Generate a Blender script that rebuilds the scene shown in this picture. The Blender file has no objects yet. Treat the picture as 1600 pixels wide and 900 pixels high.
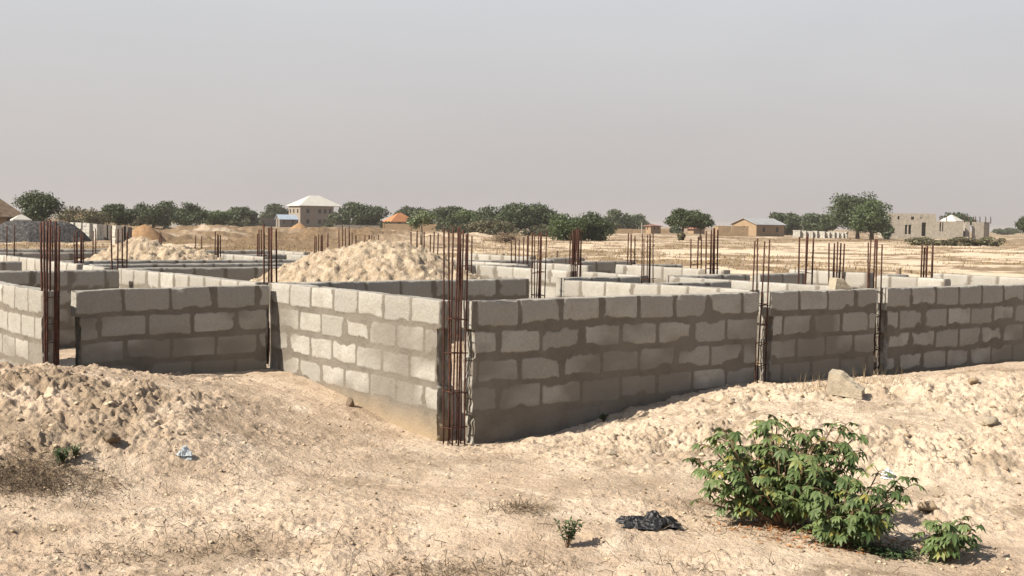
import bpy, bmesh, math, random
import numpy as np
from mathutils import Matrix, Vector

# ------------------------------------------------------------------ basics
SC = bpy.context.scene
COL = SC.collection
F, PIT, ROLL = 1921.4, 0.0525, 0.0153          # focal length in px of a 1600 px wide frame, pitch down, roll
H = 1.906                                      # eye height over the ground at the near wall corner
X0, Y0, ANG = -0.6175, 10.52, 0.642            # near corner of the foundation and its heading
U = np.array([math.cos(ANG), math.sin(ANG)])
V = np.array([-math.sin(ANG), math.cos(ANG)])
CP, SP, CR, SR = math.cos(PIT), math.sin(PIT), math.cos(ROLL), math.sin(ROLL)

def ray(x, y):
    a, b = x - 800, y - 450
    uu = a * CR + b * SR
    w = -a * SR + b * CR
    d = (uu / F, 1.0, -w / F)
    return np.array([d[0], d[1] * CP + d[2] * SP, -d[1] * SP + d[2] * CP])

def at_depth(x, y, D):
    d = ray(x, y)
    t = D / d[1]
    return np.array([d[0] * t, D, H + d[2] * t])

def at_drop(x, y, r):
    d = ray(x, y)
    t = -r / d[2]
    return np.array([d[0] * t, d[1] * t, H - r])

def ml(m, l):
    p = np.array([X0, Y0]) + U * m + V * l
    return p

def to_ml(p):
    q = np.array(p[:2]) - np.array([X0, Y0])
    return q @ U, q @ V

# ------------------------------------------------------------------ numpy noise
def _h(ix, iy, s):
    with np.errstate(over='ignore'):
        h = (ix.astype(np.int64) * 374761393 + iy.astype(np.int64) * 668265263 + int(s) * 974634521) & 0xffffffff
        h = ((h ^ (h >> 13)) * 1274126177) & 0xffffffff
        h = ((h ^ (h >> 15)) * 2246822519) & 0xffffffff
        return ((h ^ (h >> 16)) & 0xffffff) / float(0x1000000)

def vn(x, y, s=0):
    x = np.asarray(x, float); y = np.asarray(y, float)
    ix, iy = np.floor(x), np.floor(y)
    fx, fy = x - ix, y - iy
    fx = fx * fx * fx * (fx * (fx * 6 - 15) + 10); fy = fy * fy * fy * (fy * (fy * 6 - 15) + 10)
    ix = ix.astype(np.int64); iy = iy.astype(np.int64)
    a = _h(ix, iy, s); b = _h(ix + 1, iy, s); c = _h(ix, iy + 1, s); d = _h(ix + 1, iy + 1, s)
    return (a * (1 - fx) + b * fx) * (1 - fy) + (c * (1 - fx) + d * fx) * fy

def fbm(x, y, s=0, o=4, g=0.5):
    r = 0; a = 1; t = 0
    for i in range(o):
        r = r + a * vn(x * 2 ** i + 13.7 * i, y * 2 ** i - 7.3 * i, s + i * 17)
        t += a; a *= g
    return r / t

def clods(x, y, cell, s, prob=0.7, sq=0.7):
    """half buried lumps: height of jittered, tilted, noisy blobs"""
    x = np.asarray(x, float); y = np.asarray(y, float)
    wx = x + cell * 0.35 * (vn(x / cell * 2.1, y / cell * 2.1, s + 5) - .5)
    wy = y + cell * 0.35 * (vn(x / cell * 2.1, y / cell * 2.1, s + 6) - .5)
    ix = np.floor(wx / cell).astype(np.int64); iy = np.floor(wy / cell).astype(np.int64)
    out = np.zeros_like(wx)
    for dx in (-1, 0, 1):
        for dy in (-1, 0, 1):
            jx, jy = ix + dx, iy + dy
            cx = (jx + _h(jx, jy, s)) * cell; cy = (jy + _h(jx, jy, s + 1)) * cell
            r = cell * (0.2 + 0.45 * _h(jx, jy, s + 2) ** 2)
            on = _h(jx, jy, s + 3) < prob
            asp = 0.7 + 0.6 * _h(jx, jy, s + 4)
            ddx, ddy = (wx - cx) * asp, (wy - cy) / asp
            q = np.clip(1 - (ddx * ddx + ddy * ddy) / (r * r), 0, 1)
            tilt = 1 + 0.5 * (ddx * (_h(jx, jy, s + 7) - .5) + ddy * (_h(jx, jy, s + 8) - .5)) / r
            out = np.maximum(out, np.where(on, np.sqrt(q) * r * sq * tilt, 0))
    return out

# ------------------------------------------------------------------ mesh helpers
def mesh_obj(name, verts, faces, mat=None, parent=None, smooth=False, attrs=None):
    me = bpy.data.meshes.new(name)
    verts = np.asarray(verts, np.float32).reshape(-1, 3)
    if isinstance(faces, np.ndarray):
        n = len(faces); k = faces.shape[1]
        me.vertices.add(len(verts)); me.vertices.foreach_set('co', verts.ravel())
        me.loops.add(n * k); me.loops.foreach_set('vertex_index', faces.astype(np.int32).ravel())
        me.polygons.add(n)
        me.polygons.foreach_set('loop_start', np.arange(0, n * k, k, dtype=np.int32))
        me.update(calc_edges=True)
    else:
        me.from_pydata([tuple(map(float, v)) for v in verts], [], faces)
        me.update()
    if attrs:
        for an, av in attrs.items():
            a = me.attributes.new(an, 'FLOAT', 'POINT')
            a.data.foreach_set('value', np.asarray(av, np.float32))
    if smooth:
        me.polygons.foreach_set('use_smooth', np.ones(len(me.polygons), bool))
    if mat is not None:
        me.materials.append(mat)
    o = bpy.data.objects.new(name, me)
    COL.objects.link(o)
    if parent is not None:
        o.parent = parent
    return o

def tag(o, label, cat, group=None):
    o['label'] = label; o['category'] = cat; o['kind'] = 'thing'
    if group: o['group'] = group
    return o

def thing(name, label, cat, loc, group=None, rotz=0.0):
    o = bpy.data.objects.new(name, None)
    o.empty_display_size = 0.1
    COL.objects.link(o)
    o.location = [float(c) for c in loc]; o.rotation_euler = (0, 0, rotz)
    return tag(o, label, cat, group)

class MB:
    """collects pieces of ONE mesh"""
    def __init__(s): s.v = []; s.f = []; s.a = []
    def add(s, vs, fs, a=0.0):
        n = len(s.v); s.v += [tuple(map(float, p)) for p in vs]; s.f += [tuple(n + i for i in f) for f in fs]
        s.a += [a] * len(vs)
    def box(s, o, ax, ay, az, a=0.0):
        o, ax, ay, az = map(np.asarray, (o, ax, ay, az))
        vs = [o, o + ax, o + ax + ay, o + ay, o + az, o + ax + az, o + ax + ay + az, o + ay + az]
        s.add(vs, [(3, 2, 1, 0), (4, 5, 6, 7), (0, 1, 5, 4), (1, 2, 6, 5), (2, 3, 7, 6), (3, 0, 4, 7)], a)
    def tube(s, pts, rad, n=6, a=0.0, cap=True):
        pts = [np.asarray(p, float) for p in pts]
        if np.isscalar(rad): rad = [rad] * len(pts)
        vs = []; fs = []
        for i, p in enumerate(pts):
            t = pts[min(i + 1, len(pts) - 1)] - pts[max(i - 1, 0)]
            t = t / (np.linalg.norm(t) + 1e-9)
            ref = np.array([0, 0, 1.0]) if abs(t[2]) < .9 else np.array([1.0, 0, 0])
            e1 = np.cross(t, ref); e1 /= np.linalg.norm(e1); e2 = np.cross(t, e1)
            for k in range(n):
                an = 2 * math.pi * k / n
                vs.append(p + rad[i] * (math.cos(an) * e1 + math.sin(an) * e2))
        for i in range(len(pts) - 1):
            for k in range(n):
                fs.append((i * n + k, i * n + (k + 1) % n, (i + 1) * n + (k + 1) % n, (i + 1) * n + k))
        if cap:
            fs.append(tuple(range(n))[::-1]); fs.append(tuple((len(pts) - 1) * n + k for k in range(n)))
        s.add(vs, fs, a)
    def build(s, name, mat, parent=None, smooth=False, attr=None, org=None):
        v = np.array(s.v)
        if org is not None: v = v - np.asarray(org)
        return mesh_obj(name, v, s.f, mat, parent, smooth, {attr: s.a} if attr else None)

# ------------------------------------------------------------------ materials
def new_mat(name):
    m = bpy.data.materials.new(name); m.use_nodes = True
    nt = m.node_tree
    return m, nt, nt.nodes['Principled BSDF']

def N(nt, typ, **kw):
    n = nt.nodes.new(typ)
    for k, v in kw.items():
        if hasattr(n, k) and k not in n.inputs: setattr(n, k, v)
        else: n.inputs[k].default_value = v
    return n

def noise(nt, scale, detail=4, rough=0.55, vec=None, dist=0.0):
    n = N(nt, 'ShaderNodeTexNoise', Scale=scale, Detail=detail, Roughness=rough, Distortion=dist)
    if vec is not None: nt.links.new(vec, n.inputs['Vector'])
    return n.outputs['Fac']

def ramp(nt, fac, stops):
    r = nt.nodes.new('ShaderNodeValToRGB')
    el = r.color_ramp.elements
    while len(el) < len(stops): el.new(0.5)
    for e, (p, c) in zip(el, stops):
        e.position = p; e.color = (c[0], c[1], c[2], 1) if not np.isscalar(c) else (c, c, c, 1)
    nt.links.new(fac, r.inputs['Fac'])
    return r.outputs['Color']

def mix(nt, fac, a, b, mode='MIX'):
    n = nt.nodes.new('ShaderNodeMix'); n.data_type = 'RGBA'; n.blend_type = mode
    for sock, v in ((n.inputs[0], fac), (n.inputs[6], a), (n.inputs[7], b)):
        if hasattr(v, 'is_linked') or hasattr(v, 'links'): nt.links.new(v, sock)
        elif np.isscalar(v): sock.default_value = v
        else: sock.default_value = (v[0], v[1], v[2], 1)
    return n.outputs[2]

def math_n(nt, op, a, b=0.0, clamp=False):
    n = nt.nodes.new('ShaderNodeMath'); n.operation = op; n.use_clamp = clamp
    for s, v in ((n.inputs[0], a), (n.inputs[1], b)):
        if hasattr(v, 'links'): nt.links.new(v, s)
        else: s.default_value = v
    return n.outputs[0]

def attr(nt, name):
    n = nt.nodes.new('ShaderNodeAttribute'); n.attribute_name = name
    return n.outputs['Fac']

def coord(nt, which='Object'):
    return nt.nodes.new('ShaderNodeTexCoord').outputs[which]

def bump(nt, bs, h, strength, dist):
    b = N(nt, 'ShaderNodeBump', Strength=strength, Distance=dist)
    nt.links.new(h, b.inputs['Height']); nt.links.new(b.outputs['Normal'], bs.inputs['Normal'])

K = 0.78
def simple(name, c1, c2, scale=8, rough=0.9, bstr=0.3, bdist=0.01, detail=5, spec=0.2, metal=0.0, c3=None):
    m, nt, bs = new_mat(name)
    co = coord(nt)
    f = noise(nt, scale, detail, 0.6, co)
    c1, c2, c3 = [None if c is None else tuple(K * q for q in c) for c in (c1, c2, c3)]
    stops = [(0.3, c1), (0.7, c2)] if c3 is None else [(0.28, c1), (0.5, c3), (0.72, c2)]
    nt.links.new(ramp(nt, f, stops), bs.inputs['Base Color'])
    bs.inputs['Roughness'].default_value = rough
    bs.inputs['Specular IOR Level'].default_value = spec
    bs.inputs['Metallic'].default_value = metal
    if bstr: bump(nt, bs, noise(nt, scale * 4, 5, 0.6, co), bstr, bdist)
    return m

def mat_wall():
    m, nt, bs = new_mat('sandcrete_blockwork')
    co = coord(nt)
    mk, rn, so = attr(nt, 'mask'), attr(nt, 'rnd'), attr(nt, 'soil')
    n1 = noise(nt, 5, 5, 0.6, co); n2 = noise(nt, 45, 4, 0.65, co); n3 = noise(nt, 170, 3, 0.6, co)
    n4 = noise(nt, 1.6, 4, 0.6, co)
    blk = mix(nt, rn, (0.265, 0.255, 0.232), (0.435, 0.42, 0.382))
    blk = mix(nt, ramp(nt, n1, [(0.40, 0.0), (0.68, 0.8)]), blk, (0.312, 0.292, 0.252))
    blk = mix(nt, ramp(nt, n2, [(0.52, 0.0), (0.70, 0.5)]), blk, (0.22, 0.20, 0.168))
    blk = mix(nt, ramp(nt, n2, [(0.26, 0.6), (0.40, 0.0)]), blk, (0.48, 0.45, 0.385))
    blk = mix(nt, ramp(nt, n3, [(0.64, 0.0), (0.74, 0.5)]), blk, (0.13, 0.115, 0.095))
    mor = mix(nt, n1, (0.105, 0.092, 0.076), (0.215, 0.192, 0.160))
    mor = mix(nt, ramp(nt, n4, [(0.42, 0.0), (0.66, 0.6)]), mor, (0.235, 0.215, 0.185))
    mor = mix(nt, ramp(nt, n2, [(0.5, 0.0), (0.72, 0.55)]), mor, (0.225, 0.198, 0.16))
    mor = mix(nt, ramp(nt, n3, [(0.60, 0.0), (0.72, 0.6)]), mor, (0.07, 0.055, 0.04))
    col = mix(nt, mk, mor, blk)
    col = mix(nt, so, col, mix(nt, n1, (0.31, 0.235, 0.15), (0.40, 0.315, 0.21)))
    nt.links.new(col, bs.inputs['Base Color'])
    bs.inputs['Roughness'].default_value = 0.95; bs.inputs['Specular IOR Level'].default_value = 0.1
    hh = math_n(nt, 'ADD', math_n(nt, 'MULTIPLY', n2, 0.7), math_n(nt, 'MULTIPLY', n3, 0.5))
    bump(nt, bs, hh, 1.0, 0.010)
    return m

def mat_ground():
    m, nt, bs = new_mat('dry_sandy_soil')
    co = coord(nt)
    dk, br, cl = attr(nt, 'dark'), attr(nt, 'brown'), attr(nt, 'clod')
    n0 = noise(nt, 0.55, 6, 0.6, co); n1 = noise(nt, 3.2, 6, 0.62, co, 0.4); n2 = noise(nt, 21, 5, 0.65, co); n3 = noise(nt, 110, 4, 0.6, co)
    fl = attr(nt, 'field')
    n4 = noise(nt, 48, 4, 0.65, co)
    n5 = noise(nt, 1.15, 4, 0.6, co, 0.6)
    rgh = ramp(nt, n5, [(0.44, 0.08), (0.64, 1.0)])
    F_ = lambda fac: math_n(nt, 'MULTIPLY', fac, rgh)
    c = mix(nt, ramp(nt, n0, [(0.35, 0.0), (0.65, 1.0)]), (0.555, 0.452, 0.342), (0.455, 0.355, 0.262))
    c = mix(nt, ramp(nt, n5, [(0.42, 0.0), (0.66, 0.55)]), c, (0.345, 0.262, 0.190))
    c = mix(nt, ramp(nt, n1, [(0.50, 0.0), (0.68, 0.6)]), c, (0.365, 0.277, 0.20))
    c = mix(nt, ramp(nt, n1, [(0.28, 0.8), (0.46, 0.0)]), c, (0.66, 0.56, 0.44))
    c = mix(nt, F_(ramp(nt, n2, [(0.52, 0.0), (0.70, 0.6)])), c, (0.28, 0.21, 0.145))
    c = mix(nt, F_(ramp(nt, n4, [(0.54, 0.0), (0.68, 0.7)])), c, (0.21, 0.155, 0.105))
    c = mix(nt, F_(ramp(nt, n3, [(0.58, 0.0), (0.68, 0.8)])), c, (0.16, 0.115, 0.078))
    c = mix(nt, ramp(nt, n4, [(0.28, 0.6), (0.40, 0.0)]), c, (0.62, 0.525, 0.41))
    c = mix(nt, math_n(nt, 'MULTIPLY', cl, 0.75), c, mix(nt, ramp(nt, n4, [(0.35, 1.0), (0.65, 0.0)]), (0.44, 0.352, 0.262), (0.625, 0.53, 0.412)))
    c = mix(nt, fl, c, mix(nt, ramp(nt, n0, [(0.35, 0.0), (0.65, 1.0)]), (0.64, 0.54, 0.41), (0.55, 0.44, 0.315)))
    c = mix(nt, dk, c, mix(nt, ramp(nt, n4, [(0.35, 0.0), (0.65, 1.0)]), (0.13, 0.094, 0.062), (0.30, 0.232, 0.16)))
    c = mix(nt, br, c, mix(nt, ramp(nt, n1, [(0.38, 0.0), (0.62, 1.0)]), (0.105, 0.070, 0.040), (0.23, 0.160, 0.094)))
    nt.links.new(c, bs.inputs['Base Color'])
    bs.inputs['Roughness'].default_value = 1.0; bs.inputs['Specular IOR Level'].default_value = 0.05
    hh = math_n(nt, 'ADD', math_n(nt, 'MULTIPLY', n2, 1.0), math_n(nt, 'MULTIPLY', n3, 0.35))
    bump(nt, bs, math_n(nt, 'ADD', hh, math_n(nt, 'MULTIPLY', n4, 0.7)), 0.75, 0.03)
    return m

def mat_leaf(name, c1, c2, trans=0.25, rough=0.55, tips=None):
    m, nt, bs = new_mat(name)
    lf = attr(nt, 'leaf')
    col = mix(nt, lf, c1, c2) if tips is None else ramp(nt, lf, [(0.0, c1), (0.86, c2), (0.97, tips)])
    nt.links.new(col, bs.inputs['Base Color'])
    bs.inputs['Roughness'].default_value = rough
    bs.inputs['Specular IOR Level'].default_value = 0.35
    tr = N(nt, 'ShaderNodeBsdfTranslucent'); nt.links.new(col, tr.inputs['Color'])
    mx = nt.nodes.new('ShaderNodeMixShader'); mx.inputs[0].default_value = trans
    nt.links.new(bs.outputs[0], mx.inputs[1]); nt.links.new(tr.outputs[0], mx.inputs[2])
    nt.links.new(mx.outputs[0], nt.nodes['Material Output'].inputs['Surface'])
    return m

M_WALL = mat_wall()
M_GND = mat_ground()
M_HEAP = simple('excavated_limestone_soil', (0.30, 0.225, 0.15), (0.66, 0.555, 0.42), 9, 1.0, 1.0, 0.03, 7, 0.05, c3=(0.52, 0.42, 0.305))
M_GRAVEL = simple('grey_granite_chippings', (0.035, 0.035, 0.037), (0.22, 0.215, 0.21), 5.5, 0.95, 1.0, 0.1, 6, c3=(0.085, 0.084, 0.085))
M_REDSOIL = simple('orange_laterite_soil', (0.30, 0.18, 0.095), (0.43, 0.28, 0.16), 2, 1.0, 0.5, 0.05, 5, 0.05)
M_RUST = simple('rusty_rebar_steel', (0.040, 0.018, 0.013), (0.13, 0.050, 0.028), 20, 0.85, 0.6, 0.003, 5, 0.3, c3=(0.065, 0.027, 0.018))
M_BROKEN = simple('broken_sandcrete', (0.38, 0.33, 0.25), (0.56, 0.49, 0.38), 16, 0.95, 0.7, 0.008)
M_ROCK = simple('pale_soil_clod', (0.40, 0.30, 0.20), (0.58, 0.46, 0.32), 14, 1.0, 0.8, 0.01)
M_STONE = simple('brown_stone', (0.20, 0.15, 0.105), (0.36, 0.28, 0.2), 14, 1.0, 0.8, 0.01)
M_CBLOCK = simple('stacked_block_face', (0.46, 0.445, 0.40), (0.66, 0.635, 0.57), 1.2, 0.95, 0.3, 0.02)
M_BARK = simple('tree_bark', (0.06, 0.045, 0.033), (0.14, 0.105, 0.075), 6, 0.95, 0.8, 0.03)
M_PALEBARK = simple('pale_bark', (0.30, 0.25, 0.19), (0.45, 0.38, 0.30), 6, 0.95, 0.5, 0.02)
M_TREE = mat_leaf('tree_foliage', (0.033, 0.050, 0.023), (0.092, 0.118, 0.052), 0.22)
M_TREE2 = mat_leaf('bright_tree_foliage', (0.044, 0.070, 0.025), (0.108, 0.150, 0.056), 0.22)
M_DRYTREE = mat_leaf('dry_scrub_foliage', (0.075, 0.075, 0.040), (0.15, 0.135, 0.075), 0.15)
M_DRYTREE2 = mat_leaf('scrub_foliage', (0.040, 0.048, 0.024), (0.10, 0.10, 0.052), 0.15)
M_PALELEAF = mat_leaf('pale_foliage', (0.085, 0.115, 0.055), (0.22, 0.26, 0.15), 0.2)
M_CASS = mat_leaf('shrub_leaf', (0.050, 0.088, 0.028), (0.185, 0.25, 0.095), 0.30, 0.5, tips=(0.30, 0.27, 0.07))
M_SEED = mat_leaf('seedling_leaf', (0.040, 0.070, 0.030), (0.10, 0.15, 0.065), 0.2)
M_STEM = simple('shrub_stem', (0.16, 0.10, 0.065), (0.28, 0.19, 0.12), 30, 0.9, 0.3, 0.002)
M_DRYGRASS = mat_leaf('dry_grass_blades', (0.20, 0.135, 0.065), (0.40, 0.30, 0.16), 0.2, 0.9)
M_TWIG = mat_leaf('dead_twigs', (0.085, 0.062, 0.042), (0.26, 0.20, 0.135), 0.0, 0.95)
M_LITTER = mat_leaf('fallen_orange_leaves', (0.26, 0.10, 0.035), (0.46, 0.22, 0.08), 0.15, 0.8)

# ------------------------------------------------------------------ camera, light, world
def setup_view():
    cam = bpy.data.cameras.new('camera'); co = bpy.data.objects.new('camera', cam); COL.objects.link(co)
    cam.sensor_width = 36; cam.lens = F / 1600 * 36
    cam.clip_start = 0.05; cam.clip_end = 6000
    co.matrix_world = Matrix.Translation((0, 0, H)) @ Matrix.Rotation(math.pi / 2 - PIT, 4, 'X') @ Matrix.Rotation(ROLL, 4, 'Z')
    SC.camera = co
    el = math.radians(41)
    az = np.array([-0.899, -0.438])            # horizontal direction TOWARDS the sun
    sd = Vector((az[0] * math.cos(el), az[1] * math.cos(el), math.sin(el)))
    s = bpy.data.lights.new('sun', 'SUN'); so = bpy.data.objects.new('sun', s); COL.objects.link(so)
    s.energy = 5.0; s.angle = math.radians(0.6); s.color = (1.0, 0.905, 0.775)
    so.rotation_euler = sd.to_track_quat('Z', 'Y').to_euler()
    w = bpy.data.worlds.new('World'); SC.world = w; w.use_nodes = True
    nt = w.node_tree; bg = nt.nodes['Background']
    sky = nt.nodes.new('ShaderNodeTexSky'); sky.sky_type = 'NISHITA'; sky.sun_disc = False
    sky.sun_elevation = el; sky.sun_rotation = math.atan2(az[0], az[1])
    sky.air_density = 1.0; sky.dust_density = 6.0; sky.ozone_density = 1.0
    # dust-laden air: the blue of the clear sky is mostly replaced by an even grey veil
    geo = nt.nodes.new('ShaderNodeTexCoord')
    sep = nt.nodes.new('ShaderNodeSeparateXYZ'); nt.links.new(geo.outputs['Generated'], sep.inputs[0])
    veil = ramp(nt, sep.outputs['Z'], [(0.0, (3.32, 3.09, 3.01)), (0.08, (3.46, 3.31, 3.27)), (0.19, (3.72, 3.77, 3.88)), (0.36, (2.1, 2.3, 2.7)), (0.7, (1.2, 1.5, 2.1))])
    mp = N(nt, 'ShaderNodeMapping'); mp.inputs['Scale'].default_value = (1.0, 1.0, 3.5); nt.links.new(geo.outputs['Generated'], mp.inputs['Vector'])
    veil = mix(nt, 1.0, veil, ramp(nt, noise(nt, 2.6, 4, 0.55, mp.outputs[0], 0.5), [(0.3, (0.965, 0.96, 0.965)), (0.7, (1.03, 1.025, 1.02))]), 'MULTIPLY')
    c = mix(nt, 0.90, sky.outputs[0], veil)
    nt.links.new(c, bg.inputs['Color']); bg.inputs['Strength'].default_value = 0.105
    vs = SC.view_settings
    SC.display_settings.display_device = 'sRGB'
    vs.view_transform = 'Standard'; vs.look = 'None'; vs.exposure = 0.80; vs.gamma = 1.0; vs.use_curve_mapping = False
setup_view()

# ------------------------------------------------------------------ terrain
CTRL = [(130, 556, 10.6), (70, 568, 10.7), (20, 585, 10.8), (-60, 600, 10.8), (200, 562, 10.6), (250, 596, 10.6), (100, 640, 9.6), (100, 700, 8.9), (100, 780, 8.0), (0, 700, 8.9),
        (220, 640, 9.7), (300, 632, 10.4), (300, 600, 11.6), (265, 602, 11.2), (330, 596, 12.0), (355, 585, 12.4), (420, 588, 12.7), (430, 640, 10.9), (430, 700, 9.9), (540, 640, 11.45), (540, 700, 10.2),
        (620, 680, 10.75), (690, 694, 10.45), (744, 694, 10.6), (800, 690, 10.7), (870, 679, 11.0), (1000, 655, 11.3), (1080, 633, 11.3), (1080, 690, 10.0), (1000, 722, 9.8),
        (1180, 612, 11.3), (1180, 660, 10.2), (1180, 720, 9.2), (1180, 780, 8.3), (1290, 612, 11.6), (1380, 600, 13.3), (1330, 604, 13.1), (1440, 582, 12.1), (1520, 566, 12.35),
        (1600, 553, 12.7), (1720, 549, 13.0), (1600, 580, 14.6), (1480, 588, 14.1), (1720, 577, 15.5), (1650, 576, 15.6), (1600, 640, 10.5), (1450, 640, 10.6), (1450, 720, 9.0), (1600, 720, 9.0), (1600, 800, 7.9), (1450, 800, 8.0), (1600, 880, 7.0),
        (0, 900, 6.45), (400, 900, 6.45), (800, 900, 6.5), (1200, 900, 6.5), (300, 780, 8.1), (600, 780, 8.1), (900, 780, 8.1), (700, 740, 9.2), (900, 730, 9.3)]
CW = [at_depth(*c) for c in CTRL]

def region(x, y, cx, cy, rx, ry):
    return np.exp(-(((x - cx) / rx) ** 2 + ((y - cy) / ry) ** 2))

def base_height(x, y):
    num = np.zeros_like(x); den = np.full_like(x, 1e-6)
    far0 = 0.2 * np.clip((y - 11.5) / 3, 0, 1) * np.clip((30 - y) / 8, 0, 1)
    num += 0.02 * far0; den += 0.02
    for c in CW:
        s = 0.055 * c[1]
        w = np.exp(-((x - c[0]) ** 2 + (y - c[1]) ** 2) / (2 * s * s))
        num += w * c[2]; den += w
    return num / den

def lump_mask(x, y):
    a = region(x, y, -3.6, 10.0, 1.35, 1.25) + 0.7 * region(x, y, -4.0, 9.0, 1.0, 0.8)
    b = region(x, y, 1.9, 10.6, 1.3, 0.9) + region(x, y, 3.6, 10.6, 1.7, 1.6) + 0.8 * region(x, y, 3.0, 8.6, 0.9, 1.0) + 0.6 * region(x, y, 1.4, 9.6, .6, .6)
    return np.clip(a * 1.15, 0, 1), np.clip(b * 1.1, 0, 1)

def micro(x, y):
    """small relief: clods, footmarks, crusts; only where it can be seen (near)"""
    z = np.zeros_like(x); lmo = np.zeros_like(x)
    sel = np.nonzero((y < 18.5) & (np.abs(x) < .55 * y + 1.2))[0]
    if len(sel) == 0: return z, lmo
    X, Y = x[sel], y[sel]
    la, lb = lump_mask(X, Y)
    lm = np.clip(la + lb, 0, 1)
    near = np.clip((18 - Y) / 4, 0, 1)
    zz = 0.05 * (fbm(X * 1.3, Y * 1.3, 3, 3) - .5) + 0.030 * (fbm(X * 6, Y * 6, 11, 4) - .5)
    calm = 1 - .65 * np.clip(region(X, Y, -.4, 8.4, 1.9, 1.5) + region(X, Y, -1.2, 9.8, 1.0, 1.0), 0, 1)
    grit = fbm(X * 26, Y * 26, 41, 3) - .5
    crust = np.clip((fbm(X * 1.1, Y * 1.5, 71, 4) - .50) * 7, 0, 1) * calm
    zz += near * (.15 + .75 * crust) * .028 * grit
    zz += near * (.12 + .88 * crust) * clods(X, Y, .05, 43, .4, .7) * .8
    i = np.nonzero(crust > 0)[0]
    zz[i] += near[i] * crust[i] * clods(X[i], Y[i], .11, 31, .35, .5) * .55
    zz += near * clods(X, Y, .36, 37, .06, .45) * .35
    i = np.nonzero(lm > .02)[0]
    xi, yi = X[i], Y[i]
    rdg = 1 - np.abs(fbm(xi * 4.2, yi * 4.2, 77, 5) * 2 - 1)
    rd2 = 1 - np.abs(fbm(xi * 13, yi * 13, 78, 3) * 2 - 1)
    pa = np.clip((fbm(xi * 1.9, yi * 1.9, 81, 3) - .40) * 5, .08, 1); pb = np.clip((fbm(xi * 2.7, yi * 2.7, 82, 3) - .38) * 5, .1, 1)
    pc = np.clip((fbm(xi * 4.5, yi * 4.5, 83, 3) - .35) * 5, .15, 1)
    k = (la * .85 + lb * .85).clip(0, 1)[i] * np.clip(.22 + (fbm(xi * .9, yi * 1.2, 85, 3) - .36) * 4.5, .15, 1.1)
    zz[i] += (near[i] * k) * (.50 * pa * clods(xi, yi, .30, 51, .35, .6) + .70 * pb * clods(xi, yi, .155, 57, .6, .75) + .8 * pc * clods(xi, yi, .08, 63, .7, .85) + .8 * clods(xi, yi, .042, 65, .6, .85)
                               + .12 * (rdg - .7) + .05 * (rd2 - .7) + .05 * grit[i])
    z[sel] = zz; lmo[sel] = lm * near
    return z, lmo

def far_relief(x, y):
    f = np.clip((y - 45) / 40, 0, 1)
    left = np.clip((8 - x - 0.02 * y) / 20, 0, 1)
    m = f * left * np.clip((290 - y) / 60, 0, 1)
    r = np.clip(fbm(x * .16, y * .10, 91, 4) - .50, 0, 1) * 3.0
    z = m * r * np.clip((y - 85) / 30, 0, 1)
    z += m * np.clip((y - 70) / 40, 0, 1) * .95 * (fbm(x * .6, y * .35, 95, 4) - .5)
    z += np.clip((y - 24) / 20, 0, 1) * .22 * (fbm(x * .22, y * .13, 93, 4) - .5) * np.clip((160 - y) / 60, 0.3, 1)
    return z

def ground_z(x, y):
    x = np.atleast_1d(np.asarray(x, float)); y = np.atleast_1d(np.asarray(y, float))
    return base_height(x, y) + micro(x, y)[0] + far_relief(x, y)

def gz(x, y): return float(ground_z(x, y)[0])

def on_ground(px, py):
    """point of the terrain seen at a pixel of the photograph"""
    d = ray(px, py)
    t = np.concatenate([np.linspace(4, 20, 1600), np.linspace(20, 300, 800)[1:]])
    g = ground_z(d[0] * t, d[1] * t)
    k = int(np.argmax(H + d[2] * t < g))
    p = np.array([0, 0, H]) + d * t[k]
    p[2] = g[k]
    return p

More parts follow.
